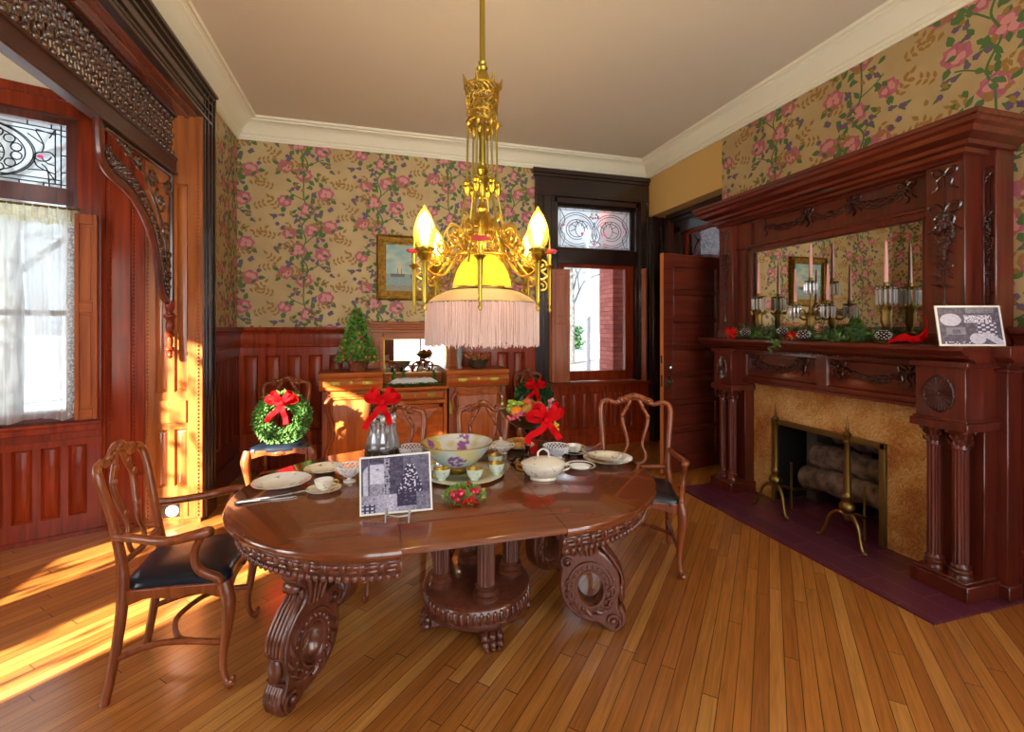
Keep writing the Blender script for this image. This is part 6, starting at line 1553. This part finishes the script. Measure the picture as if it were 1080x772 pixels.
# cruet caddy
t = thing('cruet_set', 'silver cruet stand of clear glass bottles tied with a red bow', 'cruet set', (.03, 2.73, TZ)); c = MB()
c.lathe([(.085,0),(.092,.004),(.095,.015),(.088,.02),(.094,.07),(.098,.072),(.098,.078),(.088,.076),(.085,.02),(0,.02)], n=48, lobes=14, lob=.03)
for k in range(4): a = k*PI/2+.7; c.ball((.095*math.cos(a), .095*math.sin(a), .075), (.012,.012,.014)); c.ball((.088*math.cos(a), .088*math.sin(a), .006), (.014,.014,.010))
for k in range(14): a = k*.449; c.ball((.094*math.cos(a), .094*math.sin(a), .045), (.006,.012,.018), 7, 5)
c.build('caddy_base', mat('tarnished silver', '#6a645c', .3, metal=1, bump=.4, bscale=70), t)
c = MB(); c.bar((0,0,.02),(0,0,.36),.006); c.tube(catmull([(0,0,.34),(-.05,0,.30),(-.075,0,.24),(-.06,0,.18)],6)+[Vector((-.045,0,.16))], .0035, 6)
c.tube([(.062*math.cos(a), 0, .30+.062*math.sin(a)*1.25) for a in [2*PI*i/28 for i in range(28)]], .004, 6, True); c.build('caddy_handle', mat('dark iron', '#2a2622', .4, metal=1), t)
def bottle(par, x, y, s):
    c = MB(); c.lathe([(.026*s,.02),(.028*s,.03),(.030*s,.09),(.026*s,.12),(.014*s,.155),(.011*s,.19),(.014*s,.205),(.018*s,.21)], (x, y, 0), 16, flute=8, depth=.08); o = c.build('cruet_bottle', M['crystal'], par)
    c = MB(); c.lathe([(.007,.205),(.006,.215),(.013*s,.225),(.015*s,.24),(.009*s,.255),(0,.268)], (x, y, 0), 10, flute=6, depth=.1); c.build('stopper', M['crystal'], o)
for k in range(7): a = k*.8976+.2; bottle(t, .062*math.cos(a), .062*math.sin(a), 1.12)
bottle(t, 0.0, .018, 1.0)
b = bowobj('ribbon_bow', '', (-.0, -.045, .335), R(-8), .72, parent=t, tails=((-.13,-.20),(.055,-.17)))
t = thing('lace_dish', 'white openwork china dish behind the photo card', 'bowl', (.185, 2.70, TZ)); openwork(t, .072, .058, .014, M['lace'], 20).build('openwork_bowl', M['lace'], t); c = MB(); c.lathe([(.036,0),(.038,.004),(.030,.014)], n=24); c.build('bowl_foot', M['china'], t)
# photo card on easel
ROLL = R(-5)
pc = thing('photo_print', 'old black and white Christmas tree photograph on a clear easel on the table', 'photograph', (.072, 1.875, TZ), R(-16.1))
Wd, Hd = .285, .222; Mx = Matrix.Rotation(R(-14), 4, 'X') @ Matrix.Rotation(ROLL, 4, 'Y')
c = MB(); c.M = Mx; c.box(-Wd/2, Wd/2, -.002, .002, .022, .022+Hd); c.build('card_mount', M['china'], pc)
mb, cols = tone_print(lambda u, v: (-Wd/2+.007+u*(Wd-.014), -.0026, .029+v*(Hd-.014)), 128, 100, ph1)
mb.v = [tuple(Mx @ Vector(v)) for v in mb.v]; print_obj('picture', pc, mb, cols, M['print'])
c = MB(); CL = M['crystal']
for sx_ in (-.035, .055):
    c.tube(catmull([(sx_,-.035,.0),(sx_,-.030,.03),(sx_,-.026,.040),(sx_,-.016,.048),(sx_,-.006,.024),(sx_,.012,.024)],5), .0035, 6); c.tube([(sx_,.012,.024),(sx_,.045,.16)], .0035, 6); c.tube([(sx_,.045,.16),(sx_,.075,.0)], .0035, 6)
c.tube(catmull([(-.035,-.012,.022),(.01,-.02,.018),(.055,-.012,.022)],5), .0035, 6); c.tube([(-.035,.045,.15),(.055,.045,.15)], .0035, 6); c.build('clear_easel', CL, pc)
# punch bowl on tray with cups
plate('footed_tray', 'round pale green gilt-edged tray under the punch bowl and cups', .425, 2.345, .20, mat('pale green china', '#c8d4c4', .15, coat=.6, col2='#d8cfa0', scale=14), lobes=14, h=.012, cat='tray')
t = thing('punch_bowl', 'large china punch bowl painted with purple and yellow flowers, on a gold foot', 'bowl', (.395, 2.385, TZ+.008)); rb = .183
def bcol(p):
    a = math.atan2(p.y, p.x); r = math.hypot(p.x, p.y); n = NZ.noise(Vector((p.x*22, p.y*22, p.z*22)))*.5+.5; n2 = NZ.noise(Vector((p.x*60, p.y*60, p.z*60)))*.5+.5
    base = Vector((.60,.68,.60)).lerp(Vector((.42,.58,.50)), max(0, min(1, n*2-.6))); base = base.lerp(Vector((.70,.62,.30)), max(0, min(1, (NZ.noise(Vector((p.x*9+4, p.y*9, p.z*9)))-.05)*3)))
    for (ca, cz, w_, hh) in ((R(-100), .085, .34, .035), (R(-20), .09, .3, .03), (R(160), .09, .3, .03)):
        d = math.atan2(math.sin(a-ca), math.cos(a-ca))
        if (d/w_)**2+((p.z-cz)/hh)**2 < 1 and n2 > .42: base = Vector((.26,.08,.30))
    return base
def bcol2(p):
    a = math.atan2(p.y, p.x); n = NZ.noise(Vector((p.x*22, p.y*22, p.z*22)))*.5+.5; n2 = NZ.noise(Vector((p.x*60, p.y*60, p.z*60)))*.5+.5
    base = Vector((.72,.76,.70)) if math.cos(a-R(30)) > -.0 else Vector((.62,.48,.10))
    base = base.lerp(Vector((.60,.50,.12)), max(0, min(1, n*2.2-.9)))
    for (ca, cz, w_, hh) in ((R(68), .10, .22, .06), (R(142), .09, .20, .06)):
        d = math.atan2(math.sin(a-ca), math.cos(a-ca))
        if (d/w_)**2+((p.z-cz)/hh)**2 < 1 and n2 > .40: base = Vector((.30,.10,.36))
    return base
VC = vcol('hand painted china', .12, .7)
def dense(pr, n=6): return [tuple(v[:2]) for v in catmull([(a,b,0) for a,b in pr], n)]
c = MB(); c.lathe(dense([(.050,.028),(.09,.045),(.135,.085),(.165,.125),(rb,.152)], 8), n=96, cap=False); c.build('bowl_outside', VC, t, colfn=bcol)
c = MB(); c.lathe(dense([(.0,.045),(.07,.05),(.128,.088),(.158,.127),(rb-.004,.153)], 8), n=96, cap=False); c.build('bowl_inside', VC, t, colfn=bcol2)
c = MB(); c.tube([((rb-.002)*math.cos(2*PI*i/72), (rb-.002)*math.sin(2*PI*i/72), .153) for i in range(72)], .0028, 6, True); c.lathe([(.062,0),(.064,.004),(.050,.012),(.044,.022),(.052,.032)], n=36); c.build('gold_foot_and_rim', M['gold'], t)
GC = mat('pale green cup china', '#cfdccb', .12, coat=.7, col2='#8a9a78', scale=40, thr=(.6,.7))
for (x, y, ha, lb) in ((.300,2.262,R(200),'gold-lined cup at the left front of the punch bowl tray'),(.452,2.215,R(-15),'gold-lined cup at the front of the punch bowl tray'),(.575,2.275,R(-20),'gold-lined cup at the right front of the punch bowl tray'),(.605,2.42,R(20),'gold-lined cup at the right back of the punch bowl tray'),(.245,2.36,R(190),'gold-lined cup at the left back of the punch bowl tray')):
    t = thing('punch_cup', lb, 'cup', (x, y, TZ+.0135), 0, 'punch cups around the bowl'); cup(t, 0, 0, 0, .041, .054, GC, M['gold'], ha)
# candle ring of holly
t = thing('berry_ring', 'small ring of green holly and red berries at the front of the table', 'wreath', (.362, 2.00, TZ)); rd = random.Random(11); c = MB()
for k in range(520):
    a = rd.random()*6.28; ph = rd.random()*PI; q = .032; p = ((.052+q*math.cos(ph)*.8)*math.cos(a), (.052+q*math.cos(ph)*.8)*math.sin(a), .010+q*math.sin(ph)); c.leaf(p, (math.cos(a)*math.cos(ph)+rd.uniform(-.5,.5), math.sin(a)*math.cos(ph)+rd.uniform(-.5,.5), math.sin(ph)*.8+.1), rd.uniform(.014,.028), .009)
c.build('holly_leaves', mat('variegated holly', '#3c7a28', .5, col2='#b4c860', scale=40), t, smooth=0); c2 = MB()
CRAB = mat('crimson fruit', '#b80e30', .15, coat=.6)
for a, z, r in ((R(-150),.038,.019),(R(-115),.050,.020),(R(-128),.026,.018),(R(-40),.046,.016),(R(-15),.042,.017),(R(-62),.052,.015),(R(60),.048,.014)): c = MB(); c.ball((.060*math.cos(a), .060*math.sin(a), z), r, 12, 8); c.build('crab_apple', CRAB, t)
for k in range(16): a = R(-85+rd.uniform(-22,22)); c2.ball((.082*math.cos(a), .082*math.sin(a), rd.uniform(.008,.036)), .0055, 8, 5)
c2.build('red_berries', M['red'], t)
# tureen
t = thing('covered_tureen', 'oval cream covered tureen with loop handle at the table centre right', 'tureen', (.785, 2.165, TZ), R(-16)); TC = mat('cream china', '#ded8c4', .15, coat=.6, col2='#b8b09a', scale=34, thr=(.60,.68))
c = MB(); c.lathe([(.062,0),(.066,.004),(.060,.014),(.085,.030),(.104,.055),(.108,.072),(.106,.078)], n=56, sy=.62); c.build('tureen_body', TC, t)
c = MB(); c.lathe([(.110,.077),(.111,.082),(.100,.092),(.06,.108),(.02,.115),(0,.116)], n=56, sy=.62); l = c.build('tureen_lid', TC, t)
c = MB(); c.tube(catmull([(-.026,0,.113),(-.024,0,.135),(0,0,.150),(.024,0,.135),(.026,0,.113)], 6), .0045, 7); c.build('lid_handle', M['china'], l)
for s in (1,-1): c = MB(); c.tube(catmull([(s*.100,-.018,.074),(s*.125,-.012,.078),(s*.132,0,.068),(s*.125,.006,.050),(s*.098,0,.045)], 5), .0045, 6); c.build('side_handle', M['gold'] if s < 0 else TC, t)
# fruit stand
t = thing('fruit_stand', 'tall dark silver compote with a wide shallow bowl, tied with a red bow', 'fruit stand', (.790, 2.43, TZ)); SV = mat('dark silver', '#5c564e', .25, metal=1, bump=.3, bscale=60)
c = MB(); c.lathe([(.050,.02),(.030,.035),(.014,.05),(.012,.09),(.020,.105),(.014,.12),(.012,.17),(.020,.19),(.03,.20)], n=24)
for k in range(3): a = k*2.094+.4; c.tube(catmull([(.02*math.cos(a),.02*math.sin(a),.04),(.06*math.cos(a),.06*math.sin(a),.035),(.085*math.cos(a),.085*math.sin(a),.006)], 5), .008, 7); c.ball((.09*math.cos(a), .09*math.sin(a), .008), (.014,.014,.008))
c.build('stem_and_feet', SV, t)
c = MB(); c.lathe([(.02,.195),(.07,.21),(.115,.245),(.142,.278),(.150,.29),(.140,.286),(.112,.252),(.07,.22),(0,.21)], n=56, lobes=10, lob=.03); c.build('stand_bowl', M['oldbrass'], t)
b = bowobj('ribbon_bow', '', (.045, -.150, .270), R(8), .78, parent=t, tails=((-.15,-.14),(.09,-.13)))
def fruit(kind, label, dx, dy, dz, r, col, col2, sq=1.0, stem=True):
    t = thing(kind, label, 'fruit', (.790+dx, 2.43+dy, TZ+dz), 0, 'fruit on the silver stand'); c = MB()
    c.lathe([(0,-r*.92*sq),(r*.4,-r*.86*sq),(r*.85,-r*.5*sq),(r,0),(r*.86,r*.5*sq),(r*.5,r*.82*sq),(r*.15,r*.88*sq),(0,r*.80*sq)], n=18)
    nm = 'skin '+kind; c.build('flesh', bpy.data.materials.get(nm) or mat(nm, col, .3, coat=.3, col2=col2, scale=18), t, smooth=80)
    if stem: c = MB(); c.bar((0,0,r*.78*sq),(.004,0,r*1.1*sq),.002,5); c.build('stem', BARK, t)
fruit('orange', 'orange at the left of the fruit stand', -.075, -.045, .292, .040, '#e89018', '#d87010')
fruit('peach', 'red and yellow peach standing highest at the middle of the fruit stand', .00, .0, .318, .042, '#d8702c', '#a82a20', 1.1)
fruit('pear', 'green-gold pear beside the peach on the fruit stand', -.020, -.062, .300, .032, '#a89a28', '#c86820', 1.35)
fruit('green_apple', 'green apple at the back left of the fruit stand', -.075, .04, .300, .036, '#8cb430', '#a8c848')
fruit('red_apple', 'red apple at the back right of the fruit stand', .07, .03, .300, .038, '#b02820', '#c89030')
def grapes(label, dx, dy, dz, n, col, spread, seed):
    t = thing('grape_bunch', label, 'fruit', (.790+dx, 2.43+dy, TZ+dz), 0, 'grapes on the silver stand'); c = MB(); rd = random.Random(seed)
    for k in range(n): c.ball((rd.gauss(0,spread[0]), rd.gauss(0,spread[1]), rd.gauss(0,spread[2])), .0105, 9, 6)
    nm = 'grape '+col; c.build('grapes', bpy.data.materials.get(nm) or mat(nm, col, .2, coat=.4), t); c = MB(); c.tube([(0,0,0),(.01,0,.03),(.02,0,.04)], .002, 5); c.build('stem', BARK, t)
grapes('pink grapes spilling over the left front rim of the fruit stand', -.075, -.105, .283, 30, '#c04a58', (.022,.010,.009), 1)
grapes('green grapes heaped at the back left of the fruit stand', -.04, .01, .335, 26, '#9ab83c', (.030,.016,.008), 2)
grapes('pink and green grapes at the right rim of the fruit stand', .115, -.045, .300, 34, '#c8788a', (.014,.014,.024), 3)
grapes('yellow grapes below the red bow at the right of the fruit stand', .125, -.09, .225, 12, '#d8a828', (.008,.008,.016), 4)
# right half
t = thing('lace_dish', 'blue-white openwork china dish behind the tureen', 'bowl', (.985, 2.50, TZ)); openwork(t, .075, .055, .014, M['lace'], 20).build('openwork_bowl', M['lace'], t); c = MB(); c.lathe([(.036,0),(.038,.004),(.030,.014)], n=24); c.build('bowl_foot', M['china'], t)
DG = mat('grey-green china', '#a8a896', .2, coat=.5, col2='#e2ded0', scale=24)
cupset('grey-green teacup on a saucer beside the blue openwork dish', 1.115, 2.545, .070, m_=DG, cr=.046)
plate('side_plate', 'white plate with dark blue band at the right front of the table', 1.035, 2.28, .082, M['china'], lobes=0, h=.016)
c = MB(); c.lathe([(.058,.012),(.070,.0155),(.072,.0165),(.059,.0135)], n=48, cap=False); t_ = [o for o in bpy.data.objects if o.get('label','').startswith('white plate with dark blue')][0]; c.build('blue_band', mat('cobalt glaze', '#3c4450', .15, coat=.6), t_)
plate('dinner_plate', 'grey-green dinner plate lowest in the stack at the right end of the table', 1.245, 2.37, .135, DG, lobes=10, h=.018)
plate('side_plate', 'white floral plate on top of the stack at the right end of the table', 1.225, 2.36, .090, M['chinaf'], z=TZ+.019, lobes=8, h=.014)
c = MB(); c.M = Matrix.Rotation(R(14), 4, 'Z'); c.box(-.085,.085,-.055,.055,0,.004); c.box(-.08,.08,-.05,.05,.004,.009); o = c.build('folded_napkin', mat('striped linen', '#b8b090', .8, col2='#8a8a6c', scale=26), bevel=.002); o.location = (1.13, 2.71-.06, TZ); tag(o, 'folded striped linen napkin behind the plates at the right end', 'napkin')
for i, (x, y, a) in enumerate(((1.18,2.50,R(150)),(1.205,2.525,R(118)))):
    t = thing('table_knife', ('black-handled knife pointing left behind the right plates','black-handled knife crossing the other behind the right plates')[i], 'knife', (x-.03, y, TZ+.006), a, 'dark handled knives'); c = MB(); c.tube([(-.0,0,0),(.05,0,.002),(.085,0,0)], [.006,.009,.008], 8); c.build('handle', M['black'], t); c = MB(); c.prism([(-.11,0),(-.09,-.008),(0,-.007),(0,.007),(-.09,.006)], -.001,.001,'z'); c.build('blade', M['steel'], t)
plate('bread_plate', 'white plate behind the fruit stand stem', .845, 2.80, .105, M['china'], h=.014)
t = thing('braided_bread', 'golden braided bread ring on the plate behind the fruit stand', 'bread', (.845, 2.80, TZ+.010)); c = MB()
for s in range(3): c.tube([((.062+.010*math.cos(a*8+s*2.09))*math.cos(a), (.062+.010*math.cos(a*8+s*2.09))*math.sin(a), .016+.008*math.sin(a*8+s*2.09)) for a in [2*PI*i/80 for i in range(80)]], .011, 7, True)
c.build('crust', mat('bread crust', '#d0a45c', .6, col2='#a87434', scale=30), t)
t = thing('sugar_bowl', 'floral covered sugar bowl just right of the punch bowl', 'sugar bowl', (.705, 2.68, TZ)); c = MB(); c.lathe([(.035,0),(.037,.004),(.032,.01),(.060,.03),(.066,.045),(.058,.056)], n=32); c.build('bowl_body', M['chinaf'], t)
c = MB(); c.lathe([(.060,.056),(.061,.060),(.04,.072),(.012,.078),(.008,.086),(.012,.094),(0,.10)], n=32); l = c.build('lid', M['chinaf'], t)
for s in (1,-1): c = MB(); c.tube(catmull([(s*.056,0,.05),(s*.078,0,.055),(s*.08,0,.04),(s*.06,0,.03)],5), .0035, 6); c.build('side_handle', M['china'], t)
plate('saucer_plate', 'floral plate leaning low behind the punch bowl', .60, 2.80, .105, M['chinaf'], h=.02)
# ================================================================= CAMERA, LIGHT, WORLD
cam = bpy.data.cameras.new('camera'); co = bpy.data.objects.new('camera', cam); COL.objects.link(co); SC.camera = co
cam.sensor_width = 36; cam.sensor_fit = 'HORIZONTAL'; cam.lens = 36*492/1080; cam.shift_y = -41/1080
co.location = (0, 0, 1.5); co.rotation_euler = (R(90), 0, R(-16.1)); cam.clip_start = .02; cam.clip_end = 200
wd = bpy.data.worlds.new('sky'); SC.world = wd; wd.use_nodes = True; nt = wd.node_tree
bg = nt.nodes['Background']; bg.inputs['Color'].default_value = (.94,.97,1,1); bg.inputs['Strength'].default_value = 1.8
su = bpy.data.lights.new('sun', 'SUN'); so = bpy.data.objects.new('sun', su); COL.objects.link(so)
su.energy = 26; su.angle = R(.8); su.color = (1,.92,.76)
sd = Vector((.72,.70,-.36)); so.rotation_euler = sd.to_track_quat('-Z', 'Y').to_euler()
SC.view_settings.view_transform = 'Standard'; SC.view_settings.look = 'None'; SC.view_settings.gamma = 1; SC.view_settings.use_curve_mapping = False
SC.view_settings.exposure = 1.45
cy = SC.cycles; cy.use_denoising = True; cy.max_bounces = 8; cy.diffuse_bounces = 4; cy.glossy_bounces = 4; cy.transparent_max_bounces = 16; cy.transmission_bounces = 6
cy.sample_clamp_indirect = 6; cy.caustics_reflective = False; cy.caustics_refractive = False; cy.blur_glossy = .5
